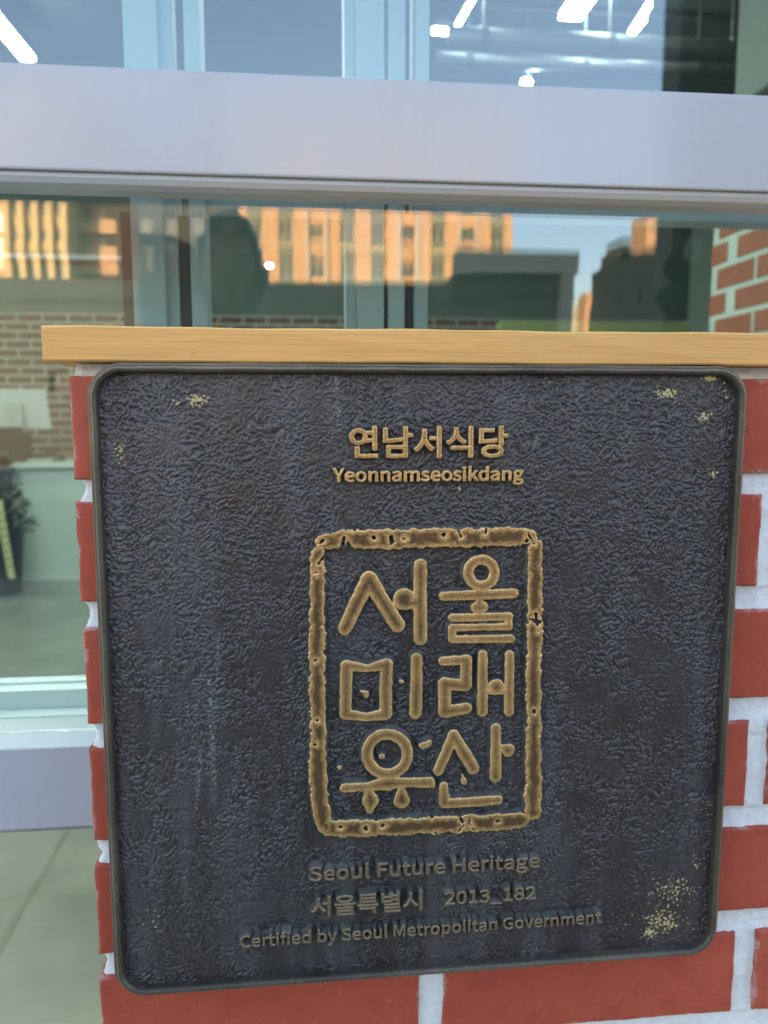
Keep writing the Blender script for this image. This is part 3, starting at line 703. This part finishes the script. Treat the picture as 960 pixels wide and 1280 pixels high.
# inner sash frames seen through the glass
iw = empty('inner_sash_window', (.1, .3, -.29), 'bluish white inner sliding window frames with dark gaskets behind the shop window glass', 'window')
def ib(name, b, m, bev=.001): return box(name, b, m, iw, bev)
def xat(px, py, Y): return at(px, py, Y)[0]
for nm, px0, px1, ya, yb, m in [('gasket', 152, 164, .300, .325, 'gasket'), ('stile', 165, 206, .290, .330, 'alu_dull'), ('stile', 207, 223, .300, .330, 'alu_dull'), ('gasket', 224, 237, .306, .328, 'gasket'), ('stile', 238, 258, .296, .330, 'alu_dull'),
                            ('stile', 432, 445, .300, .335, 'alu_dull'), ('stile', 446, 480, .292, .335, 'alu_dull'), ('gasket', 481, 484, .300, .33, 'gasket'), ('stile', 485, 506, .294, .335, 'alu_dull'), ('gasket', 507, 517, .306, .33, 'gasket'), ('stile', 518, 535, .298, .335, 'alu_dull')]:
    ib(nm, (xat(px0, 330, ya), xat(px1, 330, ya), ya, yb, -.285, .155 if nm == 'gasket' else 2.15), M[m])
zr = lambda py, Y: at(300, py, Y)[2]
ib('head_rail', (xat(258.5, 330, .300), xat(431.5, 330, .300), .303, .330, zr(262, .303), zr(235, .303)), M['alu_dull'])
ib('head_rail', (xat(535.5, 330, .300), 1.2, .303, .330, zr(262, .303), zr(240, .303)), M['alu_dull'])
# stepped sill tracks
prof = [(.36, -.2869), (.345, -.2869), (.345, -.2894), (.3261, -.2894), (.3261, -.3072), (.3049, -.3072), (.3049, -.3199), (.2876, -.3199), (.2876, -.334), (.2876, -.345), (.36, -.345)]
strip('sill_track', prof, M['sillwhite'], WX0, WX1, iw)

# ------------------------------------------------------------------ building shell (unseen upper storeys sized to shade the street side)
sb = empty('shop_building', (1, 6, GZ), 'shop building around the window, mostly outside the picture', 'building')
sb_parts = [('wall', (-14, WX0-.08, .2, .45, GZ-.1, 3.0), 'plaster'), ('wall', (2.48, 20, .2, .45, GZ-.1, 3.0), 'plaster'), ('wall', (WX0-.08, 2.48, .26, .45, 2.2, 3.0), 'plaster'),
            ('side_wall', (-4.5, -4.3, .45, 6.7, GZ-.1, 2.0), 'plaster'), ('side_wall', (3.6, 3.8, .45, 6.7, GZ-.1, 2.0), 'plaster'), ('upper_storeys', (-14, 20, .2, 12, 3.0, 13), 'plaster'), ('back_wall', (-14, 20, 11.8, 12, GZ-.1, 3.0), 'plaster')]
for nm, b, m in sb_parts: box(nm, b, M[m], sb)
struct('floor', (-4.3, 3.6, .45, 6.6, GZ-.05, GZ+.03), M['floor'])
struct('floor', (-4.3, 3.6, .236, .45, GZ-.05, GZ+.03), M['floor'])
struct('ceiling', (-4.3, 3.6, .46, 6.7, 2.0, 2.1), M['slate'])

# interior rear wall: brown brick below, dark painted above
BWY = 6.45
rw = empty('rear_wall', (0, BWY, GZ+.03), 'brown brick rear wall with pale mortar and dark green paint above, seen inside through the glass', 'wall')
zb_top = at(50, 391, BWY)[2]
box('painted_wall', (-4.3, 3.6, BWY, BWY+.2, zb_top, 2.0), M['darkwall'], rw)
box('mortar', (-4.3, 3.6, BWY+.003, BWY+.2, GZ+.03, zb_top-.002), M['inmortar'], rw)
box('picture_ledge', (-4.3, at(157, 330, BWY)[0], BWY-.10, BWY, zb_top+.42, zb_top+.455), M['alu_dull'], rw)  # added pale bar, imitates a reflected light line
bm = bmesh.new(); bm_box(bm, 0, .19, -.004, .02, 0, .054, .002); ibm = bpy.data.meshes.new('brick'); bm.to_mesh(ibm); bm.free(); ibm.materials.append(M['inbrick'])
stuff = []; nn = 0
rows = int((zb_top-(GZ+.05))/.0725)
cand = []
for k in range(rows):
    z = zb_top-.012-(k+1)*.0725+.016
    for i in range(38):
        x = -4.28+i*.206+(.103 if k % 2 else 0)
        if x+.19 > 3.58: continue
        cand.append((abs(x+2.0)+2*max(0, -.45-z), x, z))
cand.sort(); V = []; F = []
for n_, (_, x, z) in enumerate(cand):
    if n_ < 290:
        o = bpy.data.objects.new('brick', ibm); o.location = (x, 0, z-(GZ+.03)); link(o, rw)
    else:
        b = len(V); V += [(x+a, c, z-(GZ+.03)+d) for a in (0, .19) for c in (-.004, .004) for d in (0, .054)]
        F += [(b, b+1, b+3, b+2), (b+4, b+6, b+7, b+5), (b, b+4, b+5, b+1), (b+2, b+3, b+7, b+6), (b+1, b+5, b+7, b+3), (b, b+2, b+6, b+4)]
o = pyd('far_bricks', V, F, M['inbrick'], rw); o['kind'] = 'stuff'

# counter with computer
ct = empty('counter', (-2.3, 5.7, GZ+.03), 'pale service counter with plain front under the computer, left behind the glass', 'counter')
cz = at(50, 578, 5.35)[2]
box('counter_front', (-3.6, -.9, 5.38, 5.42, GZ+.03, cz-.04), M['counter'], ct)
box('counter_top', (-3.65, -.85, 5.34, 6.0, cz-.04, cz), M['counter'], ct, .004)
box('counter_side', (-.94, -.9, 5.42, 6.0, GZ+.03, cz-.04), M['counter'], ct)
bx = at(64, 500, 5.55); 
mon = empty('computer_monitor', (-2.05, 5.6, cz), 'pale all-in-one computer seen from behind on the counter', 'computer')
xl, xr = at(-25, 500, 5.55)[0], at(57, 490, 5.55)[0]; zt_, zb_ = at(30, 486, 5.55)[2], at(30, 537, 5.55)[2]
bm = bmesh.new(); bm_box(bm, xl, xr, 5.55, 5.58, zb_, zt_, .008)
for v in bm.verts:
    if v.co.z < (zt_+zb_)/2: v.co.y -= .05; v.co.x += .04*(1 if v.co.x > (xl+xr)/2 else -1)
bmo('housing', bm, M['plastic_w'], mon)
bm = bmesh.new(); x0_, x1_ = at(10, 510, 5.48)[0], at(29, 510, 5.48)[0]; bm_box(bm, x0_, x1_, 5.45, 5.49, cz, at(20, 503, 5.48)[2], .006); bm_box(bm, x0_-.03, x1_+.03, 5.42, 5.6, cz, cz+.012, .003)
bmo('stand', bm, M['plastic_w'], mon)
pr = empty('receipt_printer', (-2.1, 5.45, cz), 'black till printer beside the computer stand on the counter', 'printer')
xa, xb = at(-10, 550, 5.40)[0], at(36, 550, 5.40)[0]
bm = bmesh.new(); bm_box(bm, xa, xb, 5.38, 5.46, cz, at(20, 541, 5.4)[2], .01); bmo('body', bm, M['black'], pr)
bm = bmesh.new(); bm_box(bm, xa+.05, xb-.05, 5.385, 5.44, at(20, 541, 5.4)[2], at(20, 534, 5.4)[2], .006); bmo('lid', bm, M['black'], pr)
bm = bmesh.new(); xa, xb = at(36, 560, 5.42)[0], at(66, 560, 5.42)[0]; bm_box(bm, xa, xb, 5.37, 5.5, cz, cz+.022, .006); tag(bmo('keyboard', bm, M['plastic_w'], None, ((xa+xb)/2, 5.43, cz)), 'small pale keyboard lying on the counter right of the printer', 'keyboard')
bm = bmesh.new(); xa, xb = at(38, 548, 5.55)[0], at(78, 548, 5.55)[0]; bm_box(bm, xa, xb, 5.5, 5.6, cz+.0, cz+.05, .01); bm_cyl(bm, ((xa+xb)/2, 5.55, cz+.05), ((xa+xb)/2+.1, 5.55, cz+.10), .02); tag(bmo('card_terminal', bm, M['black'], None, ((xa+xb)/2, 5.55, cz)), 'dark card terminal on the counter behind the keyboard', 'card terminal')

# plant with ribbon
pl = empty('potted_plant', (-1.92, 5.0, GZ+.03), 'dark leafy potted plant with a yellow lettered ribbon in front of the counter', 'plant')
pxr = at(29, 640, 5.0)[0]; pcx = pxr-.17
bm = bmesh.new(); bm_cyl(bm, (pcx, 5.0, GZ+.03), (pcx, 5.0, at(20, 662, 5.0)[2]), .13, 20, .16); bmo('pot', bm, M['black'], pl)
bm = bmesh.new(); bm_cyl(bm, (pcx, 5.0, -1.0), (pcx+.02, 5.0, -.4), .014, 8, .008); bmo('stem', bm, M['leaf'], pl)
V = []; F = []; rr = random.Random(5); ztop = at(15, 572, 5.0)[2]; zlo = at(15, 668, 5.0)[2]
for k in range(900):
    t_ = rr.random(); z = zlo+(ztop-zlo)*t_; R_ = .21*(1-.75*t_**1.6); a = rr.uniform(0, 6.28); q = rr.random()**.5*R_
    c = Vector((pcx+q*math.cos(a), 5.0+q*math.sin(a), z)); d = Vector((math.cos(a)*.8, math.sin(a)*.8, rr.uniform(-.2, .9))).normalized(); s = d.cross(Vector((0, 0, 1))).normalized(); L = rr.uniform(.05, .095); w = L*.33
    b = len(V); V += [c, c+d*L*.5+s*w, c+d*L+Vector((0, 0, -.012)), c+d*L*.5-s*w]; F += [(b, b+1, b+2, b+3)]
pyd('foliage', [(v[0]-pl.location.x, v[1]-5.0, v[2]-(GZ+.03)) for v in V], F, M['leaf'], pl)
a0, a1 = at(-2, 628, 4.78), at(17, 722, 4.78); hw = .022
V = [(a0[0]-hw, 4.78, a0[2]), (a0[0]+hw, 4.78, a0[2]+.02), (a1[0]+hw, 4.75, a1[2]), (a1[0]-hw, 4.75, a1[2])]; V += [(x, y+.002, z) for x, y, z in V]
rb = pyd('ribbon', [(v[0]-pl.location.x, v[1]-5.0, v[2]-(GZ+.03)) for v in V], [(0, 1, 2, 3), (4, 7, 6, 5), (0, 4, 5, 1), (1, 5, 6, 2), (2, 6, 7, 3), (3, 7, 4, 0)], M['ribbon'], pl)
bm = bmesh.new()
for k in range(8):
    t_ = .14+k*.1; x = a0[0]+(a1[0]-a0[0])*t_; z = a0[2]+(a1[2]-a0[2])*t_; y = 4.78-.03*t_-.0025
    bm_box(bm, x-.009, x+.009, y, y+.001, z-.004, z+.004); bm_box(bm, x-.003, x+.003, y-.0005, y+.0012, z-.012, z+.010)
bmo('ribbon_writing', bm, M['ink'], rb.parent)

# interior ceiling services and lamps
def cz_at(px, py, z):
    d = _f+_r*(px-480)/FPX+_u*(640-py)/FPX; return CAM+d*((z-CAM[2])/d[2])
def tube(px0, py0, px1, py1, w, lab, z=1.80):
    a, b = Vector(cz_at(px0, py0, z)), Vector(cz_at(px1, py1, z)); d = (b-a).normalized(); s = Vector((-d.y, d.x, 0))*w
    r0 = empty('ceiling_light', tuple((a+b)/2+Vector((0, 0, .03))), lab, 'ceiling light', 'ceiling lights inside the shop')
    lo = Vector(r0.location)
    def pr(z0, z1, e): return [p+Vector((0, 0, zz)) for zz in (z0, z1) for p in (a-s*e, a+s*e, b+s*e, b-s*e)]
    F = [(3, 2, 1, 0), (4, 5, 6, 7), (0, 1, 5, 4), (1, 2, 6, 5), (2, 3, 7, 6), (3, 0, 4, 7)]
    pyd('diffuser', [v-lo for v in pr(0, .02, 1)], F, M['led'], r0); pyd('housing', [v-lo for v in pr(.0205, .06, 1.15)], F, M['black'], r0)
tube(-50, -25, 35, 76, .034, 'long bright tube light seen at the upper left edge of the glass')
tube(712, 25, 765, -50, .050, 'wide bright ceiling light at the top centre right of the upper pane')
tube(788, 44, 812, 8, .008, 'left one of the thin paired tube lights near the top right')
tube(778, 60, 806, 26, .006, 'right one of the thin paired tube lights near the top right')
tube(568, 42, 596, -8, .006, 'thin slanting tube light left of the wide ceiling light', 1.7)
tube(541, 41, 566, 43, .012, 'short level tube light at the left end of the slanting tube', 1.7)
tube(160, -200, 160, -300, .06, 'ceiling light above the top of the picture on the left')
tube(900, -250, 900, -330, .06, 'ceiling light above the top of the picture on the right')
for lx, ly, lab in [(-2.4, 4.6, 'long ceiling light over the counter, above the picture'), (-.8, 2.6, 'long ceiling light over the middle of the shop, above the picture'), (-1.0, 1.0, 'long ceiling light just inside the window, above the picture')]:  # the window-side lamp is added to brighten the sill ledges
    e0 = empty('ceiling_light', (lx, ly, 1.93), lab, 'ceiling light', 'ceiling lights inside the shop')
    bm = bmesh.new(); bm_box(bm, lx-.6, lx+.6, ly-.06, ly+.06, 1.93, 1.95); bmo('diffuser', bm, M['led'], e0)
    bm = bmesh.new(); bm_box(bm, lx-.62, lx+.62, ly-.08, ly+.08, 1.9505, 1.99); bmo('housing', bm, M['alu_dull'], e0)
for px, py, Y, r_, lab in [(658, 103, 3.4, .026, 'round spotlight low in the upper pane'), (555, 254, 4.4, .028, 'round spotlight below the wide white rail'), (337, 332, 5.2, .022, 'small round spotlight seen between the sash frames')]:
    c = at(px, py, Y); e0 = empty('spotlight', tuple(c), lab, 'spotlight', 'spotlights inside the shop')
    bm = bmesh.new(); bm_ball(bm, c, r_, 1, 1, .6); bmo('bulb', bm, M['spot'], e0, smooth=True)
    bm = bmesh.new(); bm_cyl(bm, (c[0], c[1]+.01, c[2]+r_*.5), (c[0], c[1]+.01, c[2]+r_*.5+.07), r_*1.1, 16, r_*.7); bmo('shade', bm, M['black'], e0)
    bm = bmesh.new(); bm_cyl(bm, (c[0], c[1]+.01, c[2]+r_*.5+.07), (c[0], c[1]+.01, 2.0), .005, 8); bmo('rod', bm, M['black'], e0)
for py, Y, r_, lab in [(62, 3.0, .045, 'thick galvanised pipe crossing under the ceiling, upper one'), (88, 3.3, .03, 'thinner galvanised pipe crossing under the ceiling, lower one'), (22, 3.6, .02, 'thin galvanised conduit crossing high under the ceiling')]:
    z = at(860, py, Y)[2]; e0 = empty('ceiling_pipe', (2, Y, z), lab, 'pipe')
    bm = bmesh.new(); bm_cyl(bm, (.75, Y, z), (3.58, Y, z), r_, 18); bmo('pipe', bm, M['duct'], e0, smooth=True)
    for x in np.arange(.9, 3.5, .55):
        bm = bmesh.new(); bm_cyl(bm, (x, Y, z-.01), (x, Y, 2.0), .004, 6); bm_cyl(bm, (x-.015, Y, z), (x+.015, Y, z), r_+.004, 18); bmo('hanger', bm, M['duct'], e0)
# low yellow-green board on the right inside
ga, gb = at(622, 403, 3.1), at(871, 403, 3.1)
yb = empty('partition_board', ((ga[0]+gb[0])/2, 3.1, GZ+.03), 'low partition with a yellow green top board, just above the pine plank on the right', 'partition')
box('top_board', (ga[0], 1.9, 3.05, 3.13, at(700, 425, 3.1)[2], ga[2]), M['yg'], yb, .003)
box('base', (ga[0]+.02, 1.88, 3.07, 3.12, GZ+.03, at(700, 425, 3.1)[2]-.001), M['slate'], yb)

# ------------------------------------------------------------------ outside things, seen as reflections
def vx(px, d): return CAM[0]+d*math.tan(YAW+math.atan((px-480)/FPX))
def vz(py, d, px=480): return at(px, py, CAM[1]+d)[2]
def ry(d): return 2*GY-(CAM[1]+d)
# brick side wall inside at right
SX = 1.35; sy0, sy1 = .46, CAM[1]+2.30
sw = empty('brick_side_wall', (SX+.1, (sy0+sy1)/2, GZ+.03), 'bright red brick wall slanting away behind the right edge of the glass', 'brick wall')
bm = bmesh.new(); bm_box(bm, SX+.003, SX+.2, sy0, sy1-.003, GZ+.03, .80); bmo('mortar', bm, M['inmortar2'], sw)
bm = bmesh.new(); bm_box(bm, 0, .012, 0, .19, 0, .058, .0015); sbm = bpy.data.meshes.new('brick'); bm.to_mesh(sbm); bm.free(); sbm.materials.append(M['sidebrick'])
bm = bmesh.new(); bm_box(bm, 0, .012, 0, .0875, 0, .058, .0015); shm = bpy.data.meshes.new('brick'); bm.to_mesh(shm); bm.free(); shm.materials.append(M['sidebrick'])
def sidept(px, py):
    d = _f+_r*(px-480)/FPX+_u*(640-py)/FPX; return CAM+d*((SX-CAM[0])/d[0])
zref = sidept(880, 310)[2]; zb0 = GZ+.03
k0 = int((zref-zb0)/.0727); zoff = (zref-zb0)-k0*.0727-.0727
yj = sidept(898, 275)[1]
for k in range(28):
    z = zoff+k*.0727+.007
    if z < 0 or z > 1.98-.03: continue
    y = yj+.0077+(.1027 if (k-k0) % 2 == 0 else 0)-.2055*4
    for i in range(12):
        yy = y+i*.2055
        a, b = max(yy, sy0), min(yy+.19, sy1)
        if b-a < .04: continue
        me = sbm if b-a > .18 else shm
        if me is shm and b-a > .0875: a, b = (b-.0875, b) if b == sy1 else (a, a+.0875)
        o = bpy.data.objects.new('brick', me); o.location = (SX-sw.location.x, a-sw.location.y, z); link(o, sw)
bm = bmesh.new(); bm_box(bm, 1.30, 1.62, .46, CAM[1]+2.13, .80, 1.995, .01); tag(bmo('rendered_beam', bm, M['grey'], None, (1.45, .9, .80)), 'grey green rendered block above the brick side wall, top right behind the glass', 'wall')
# stand-in panel for an unidentified dark shape, widened to darken the right reflection
d = 3.2; qx0, qx1 = vx(828, d), vx(828, d)+1.6; qy = ry(d)
qp = empty('quilted_curtain', ((qx0+qx1)/2, qy, GZ), 'tall black quilted hanging with oval lobes and a pale mark, reflected beside the brick wall', 'curtain')
bm = bmesh.new(); bm_box(bm, qx0, qx1, qy-.16, qy, GZ, 3.0, .01); bmo('backing', bm, M['quiltback'], qp)
for px, py, rx, rz in [(868, 280, .13, .10), (860, 335, .15, .10), (855, 378, .17, .10), (850, 230, .16, .10), (858, 180, .15, .10), (855, 420, .16, .10)]:
    bm = bmesh.new(); bm_ball(bm, (vx(px, d), qy, vz(py, d, px)), 1, rx, .05, rz*.8, 3); bmo('padded_lobe', bm, M['quilt'], qp, smooth=True)
bm = bmesh.new(); cx_, cz_ = vx(846, d), vz(321, d, 846)
for zz, R_ in ((0, .026), (.043, .019)):
    for a in range(16):
        p, q = a*math.pi/8, (a+1)*math.pi/8
        bm_cyl(bm, (cx_+R_*math.cos(p), qy+.055, cz_+zz+R_*math.sin(p)), (cx_+R_*math.cos(q), qy+.055, cz_+zz+R_*math.sin(q)), .010, 6)
bmo('mark', bm, M['emblem'], qp)

# buildings across the street
def facade(parent, x0, x1, y, z0, z1, dep, cols, rows_, mw, wfrac=(.55, .5), rec=.25, win_name='window', fr=True, pmat='pane'):
    "front wall facing +y with true window openings; cols, rows_ = counts"
    xs = np.linspace(x0, x1, cols+1); zs = np.linspace(z0, z1, rows_+1); bm = bmesh.new()
    def q(a, b, c, d_): bm.faces.new([bm.verts.new(p) for p in (a, b, c, d_)])
    cw = (x1-x0)/cols*wfrac[0]; ch = (z1-z0)/rows_*wfrac[1]
    bw = bmesh.new(); bm_box(bw, -cw/2+.09, cw/2-.09, -.03, 0, -ch/2+.09, ch/2-.09); pane_me = bpy.data.meshes.new('pane'); bw.to_mesh(pane_me); bw.free(); pane_me.materials.append(M[pmat])
    bw = bmesh.new()
    for b in [(-cw/2, cw/2, -ch/2, -ch/2+.09), (-cw/2, cw/2, ch/2-.09, ch/2), (-cw/2, -cw/2+.09, -ch/2+.09, ch/2-.09), (cw/2-.09, cw/2, -ch/2+.09, ch/2-.09), (-.04, .04, -ch/2+.09, ch/2-.09)]: bm_box(bw, b[0], b[1], -.05, .03, b[2], b[3])
    fme = bpy.data.meshes.new(win_name); bw.to_mesh(fme); bw.free(); fme.materials.append(M['wframe' if pmat == 'pane' else 'slate2'])
    for i in range(cols):
        for j in range(rows_):
            cx_, cz_ = (xs[i]+xs[i+1])/2, (zs[j]+zs[j+1])/2; a, b, c, e = cx_-cw/2, cx_+cw/2, cz_-ch/2, cz_+ch/2; X0, X1, Z0, Z1 = xs[i], xs[i+1], zs[j], zs[j+1]
            q((X1, y, Z0), (X0, y, Z0), (X0, y, c), (X1, y, c)); q((X1, y, e), (X0, y, e), (X0, y, Z1), (X1, y, Z1))
            q((a, y, c), (X0, y, c), (X0, y, e), (a, y, e)); q((X1, y, c), (b, y, c), (b, y, e), (X1, y, e))
            yr = y-rec
            q((a, y, c), (a, y, e), (a, yr, e), (a, yr, c)); q((b, yr, c), (b, yr, e), (b, y, e), (b, y, c)); q((a, y, e), (b, y, e), (b, yr, e), (a, yr, e)); q((a, yr, c), (b, yr, c), (b, y, c), (a, y, c))
            w = bpy.data.objects.new(win_name, fme); w.location = (cx_-parent.location.x, yr-parent.location.y, cz_-parent.location.z); link(w, parent)
            p = bpy.data.objects.new('pane', pane_me); link(p, w)
    bmo('wall', bm, M[mw], parent)
    b2 = bmesh.new(); bm_box(b2, x0, x1, y-dep, y-rec-.06, z0, z1+.5); bm_box(b2, x0, x0+.2, y-rec-.07, y-.01, z0, z1); bm_box(b2, x1-.2, x1, y-rec-.07, y-.01, z0, z1); bm_box(b2, x0-.1, x1+.1, y-rec-.5, y+.12, z1, z1+.6)
    bmo('block', b2, M[mw], parent)
def bld(name, lab, px0, px1, d, ytop, cols, rows_, mw, dep=10, **kw):
    x0, x1, y, z1 = vx(px0, d), vx(px1, d), ry(d), vz(ytop, d)-.6
    p = empty(name, ((x0+x1)/2, y-dep/2, GZ-.1), lab, 'building')
    facade(p, x0, x1, y, GZ-.1, z1, dep, cols, rows_, mw, **kw); return p, x0, x1, y, z1
# tan tower
p, x0, x1, y, z1 = bld('apartment_building', 'tan apartment tower lit orange by low sun, reflected behind the middle of the window', 305, 634, 75, 150, 9, 10, 'tan', 14, wfrac=(.45, .45))
for i in range(9):
    if i in (2, 5, 7):
        cw = (x1-x0)/9; cx_ = x0+(i+.5)*cw; box('window_bay', (cx_-cw*.36, cx_-cw*.26, y+.005, y+.35, GZ, z1), M['pale'], p); box('window_bay', (cx_+cw*.26, cx_+cw*.36, y+.005, y+.35, GZ, z1), M['pale'], p)
cw = (x1-x0)/9; fh = (z1-(GZ-.1))/10
for i in (0, 1, 3, 4, 6, 8):
    for j in range(9):
        cx_ = x0+(i+.5)*cw; zc = GZ-.1+(j+1)*fh; box('spandrel_panel', (cx_-cw*.24, cx_+cw*.24, y+.004, y+.07, zc-fh*.27, zc+fh*.27), M['bayg'], p)
for j in (3, 6, 9): box('floor_band', (x0-.05, x1+.05, y+.002, y+.10, GZ+j*(z1-GZ)/10-.12, GZ+j*(z1-GZ)/10+.10), M['cream'], p)
# left cream/orange block with balconies
p, x0, x1, y, z1 = bld('apartment_building', 'cream apartment block with tall glazed bays, reflected near the left edge of the glass', 28, 97, 60, 122, 4, 11, 'cream', 12, wfrac=(.6, .62))
for i in range(5): xx = x0+(x1-x0)*i/4; box('pilaster', (xx-.18, xx+.18, y+.01, y+.5, GZ, z1), M['cream'], p)
p, x0, x1, y, z1 = bld('apartment_building', 'orange apartment block with stacked balconies right of the cream block', 102, 146, 64, 126, 3, 10, 'tan', 12, wfrac=(.6, .55))
for j in range(1, 10): zz = GZ+j*(z1-GZ)/10; box('balcony', (x0-.3, x1+.9, y+.01, y+1.0, zz-.1, zz+.05), M['tan'], p); box('balcony_rail', (x0-.3, x1+.9, y+.92, y+1.0, zz+.05, zz+.9), M['tan'], p)
bld('apartment_building', 'tan block at the far left edge with paired windows, left of the cream block', -110, 24, 66, 130, 8, 10, 'tan', 12, wfrac=(.5, .5))
bld('apartment_building', 'dull grey block in the gap left of the tan tower, reflected between the sash frames', 146, 300, 95, 185, 5, 9, 'slate', 12, wfrac=(.5, .45))  # dark cladding stands in for a block in shadow
# shaded low buildings
p, x0, x1, y, z1 = bld('low_building', 'low dark slate building with a pale grey roof fascia, reflected right of the tan tower', 566, 698, 20, 341, 3, 2, 'slate', 2.5, wfrac=(.3, .25), pmat='slate2')
box('fascia', (x0-.05, vx(708, 20), y-.2, y+.5, z1+.62, vz(315, 20)), M['pale'], p)
box('corner_column', (vx(690, 20), vx(703, 20), y+.14, y+.5, GZ, z1+.61), M['pale'], p)
p, x0, x1, y, z1 = bld('low_building', 'long low dark shop row reflected along the left and middle of the window', -120, 560, 24, 352, 9, 1, 'slate', 8, wfrac=(.30, .16), pmat='slate2')
p, x0, x1, y, z1 = bld('narrow_building', 'dark metal clad building with stepped roof reflected left of the black quilted hanging', 757, 870, 30, 318, 5, 3, 'slate2', 2.2, wfrac=(.3, .25), pmat='slate2')
for a, b, t_ in [(766, 790, 303), (772, 783, 288), (806, 870, 300)]: box('roof_step', (vx(a, 30), vx(b, 30), y-2, y-.4, z1+.6, vz(t_, 30)), M['slate2'], p)
bld('apartment_building', 'slim distant orange tower rising behind the stepped dark building', 797, 822, 62, 250, 2, 9, 'tan', 3, wfrac=(.5, .5))
bld('small_house', 'small distant sunlit orange building low between the two dark buildings', 726, 757, 70, 368, 2, 3, 'tan', 2, wfrac=(.4, .4))
bld('small_house', 'pale distant house left of the small orange building', 704, 727, 74, 384, 2, 2, 'pale', 2, wfrac=(.4, .4))

# ------------------------------------------------------------------ the photographer, a dim reflection
ph = empty('person', (-.03, -.93, GZ), 'person with dark hair and coat holding a phone, dimly reflected in the window', 'person')
def skin_obj(name, verts, edges, radii, m, root=0, sub=2):
    me = bpy.data.meshes.new(name); me.from_pydata([(v[0]-ph.location.x, v[1]-ph.location.y, v[2]-ph.location.z) for v in verts], edges, []); me.update()
    o = mesh_obj(name, me, m, ph); o.modifiers.new('skin', 'SKIN'); sv = me.skin_vertices[0].data
    for k, r_ in enumerate(radii): sv[k].radius = r_ if isinstance(r_, tuple) else (r_, r_)
    sv[root].use_root = True
    s = o.modifiers.new('sub', 'SUBSURF'); s.levels = sub; s.render_levels = sub; return o
bx_, by_ = -.03, -.93
body = [(bx_, by_, -.42), (bx_, by_, -.20), (bx_, by_, -.02), (bx_, by_+.01, .11), (bx_, by_+.03, .18), (bx_, by_+.04, .24),
        (bx_-.17, by_+.01, .04), (bx_-.25, by_+.10, -.20), (bx_-.02, by_+.31, -.12),
        (bx_+.17, by_+.01, .04), (bx_+.30, by_+.08, -.20), (bx_+.24, by_+.33, -.12),
        (bx_-.09, by_, -.50), (bx_-.11, by_+.02, -.86), (bx_-.12, by_-.02, GZ+.08), (bx_-.12, by_+.12, GZ+.035),
        (bx_+.09, by_, -.50), (bx_+.11, by_+.02, -.86), (bx_+.12, by_-.02, GZ+.08), (bx_+.12, by_+.12, GZ+.035)]
skin_obj('body', body, [(0, 1), (1, 2), (2, 3), (3, 4), (4, 5), (2, 6), (6, 7), (7, 8), (2, 9), (9, 10), (10, 11), (0, 12), (12, 13), (13, 14), (14, 15), (0, 16), (16, 17), (17, 18), (18, 19)],
    [(.17, .12), (.16, .11), (.17, .11), (.07, .07), .05, .045, .065, .048, .034, .065, .048, .034, .09, .06, .045, .035, .09, .06, .045, .035], M['coat'])
hc = Vector((bx_+.004, by_+.055, .283))
bm = bmesh.new(); bm_ball(bm, (0, 0, 0), 1, .058, .08, .10, 4)
for v in bm.verts:
    if v.co.z < 0: v.co.x *= 1-.35*min(1, -v.co.z/.112); v.co.y += .012*min(1, -v.co.z/.1)
    if v.co.y > .05 and abs(v.co.x) < .022 and -.04 < v.co.z < .02: v.co.y += .016*(1-abs(v.co.x)/.022)*(1-abs(v.co.z+.015)/.035)
    v.co += hc
bm_ball(bm, hc+Vector((.074, .0, -.01)), .02, .4, 1, 1.4); bm_ball(bm, hc+Vector((-.074, .0, -.01)), .02, .4, 1, 1.4)
bmo('head', bm, M['skin'], ph, smooth=True)
bm = bmesh.new()
for s in (-1, 1): bm_ball(bm, hc+Vector((s*.03, .082, .008)), .009, 1.3, .6, .7)
bm_ball(bm, hc+Vector((0, .080, -.055)), .014, 1, .25, .28); bmo('face_features', bm, M['lips'], ph, smooth=True)
bm = bmesh.new(); bm_ball(bm, (0, 0, 0), 1, .067, .088, .102, 4)
for v in list(bm.verts):
    if v.co.y > .05 and v.co.z < .035: v.co.y = .05-.02*min(1, (.035-v.co.z)*20)
    if v.co.z < -.05: v.co.z *= 1.2
    q_ = v.co*60; v.co *= 1+.05*math.sin(q_.x*1.3+1)*math.sin(q_.z*1.1)+.04*math.sin(q_.y*2+q_.z*2.3)
    if v.co.z < -.02: v.co.x *= 1.22
    v.co += hc+Vector((0, -.012, .012))
bmo('hair', bm, M['hair'], ph, smooth=True)
# hands holding the phone behind the lens
for s, hx in ((-1, CAM[0]-.085), (1, CAM[0]+.085)):
    w = Vector((bx_-.02, by_+.31, -.12)) if s < 0 else Vector((bx_+.24, by_+.33, -.12))
    palm = Vector((hx+s*.012, -.475, -.075)); vs = [w, (w+palm)/2, palm]; es = [(0, 1), (1, 2)]; rs = [.028, .026, (.036, .018)]
    for k in range(4):
        b = len(vs); z = -.045-.02*k; vs += [palm+Vector((-s*.0, .012, .03-.018*k)), Vector((hx-s*.012, -.452, z+.01)), Vector((hx-s*.03+s*.004*k, -.4625, z+.008))]; es += [(2, b), (b, b+1), (b+1, b+2)]; rs += [.010, .0085, .0075]
    b = len(vs); vs += [palm+Vector((-s*.01, -.008, .03)), Vector((hx-s*.03, -.478, -.035))]; es += [(2, b), (b, b+1)]; rs += [.012, .009]
    skin_obj('hand', [tuple(v) for v in vs], es, rs, M['skin'])
bm = bmesh.new(); bm_box(bm, CAM[0]-.075, CAM[0]+.075, -.468, -.460, -.062, .012, .003); tag(bmo('phone', bm, M['black'], None, (CAM[0], -.464, -.025)), 'black phone held level by the photographer, facing the plaque', 'phone')
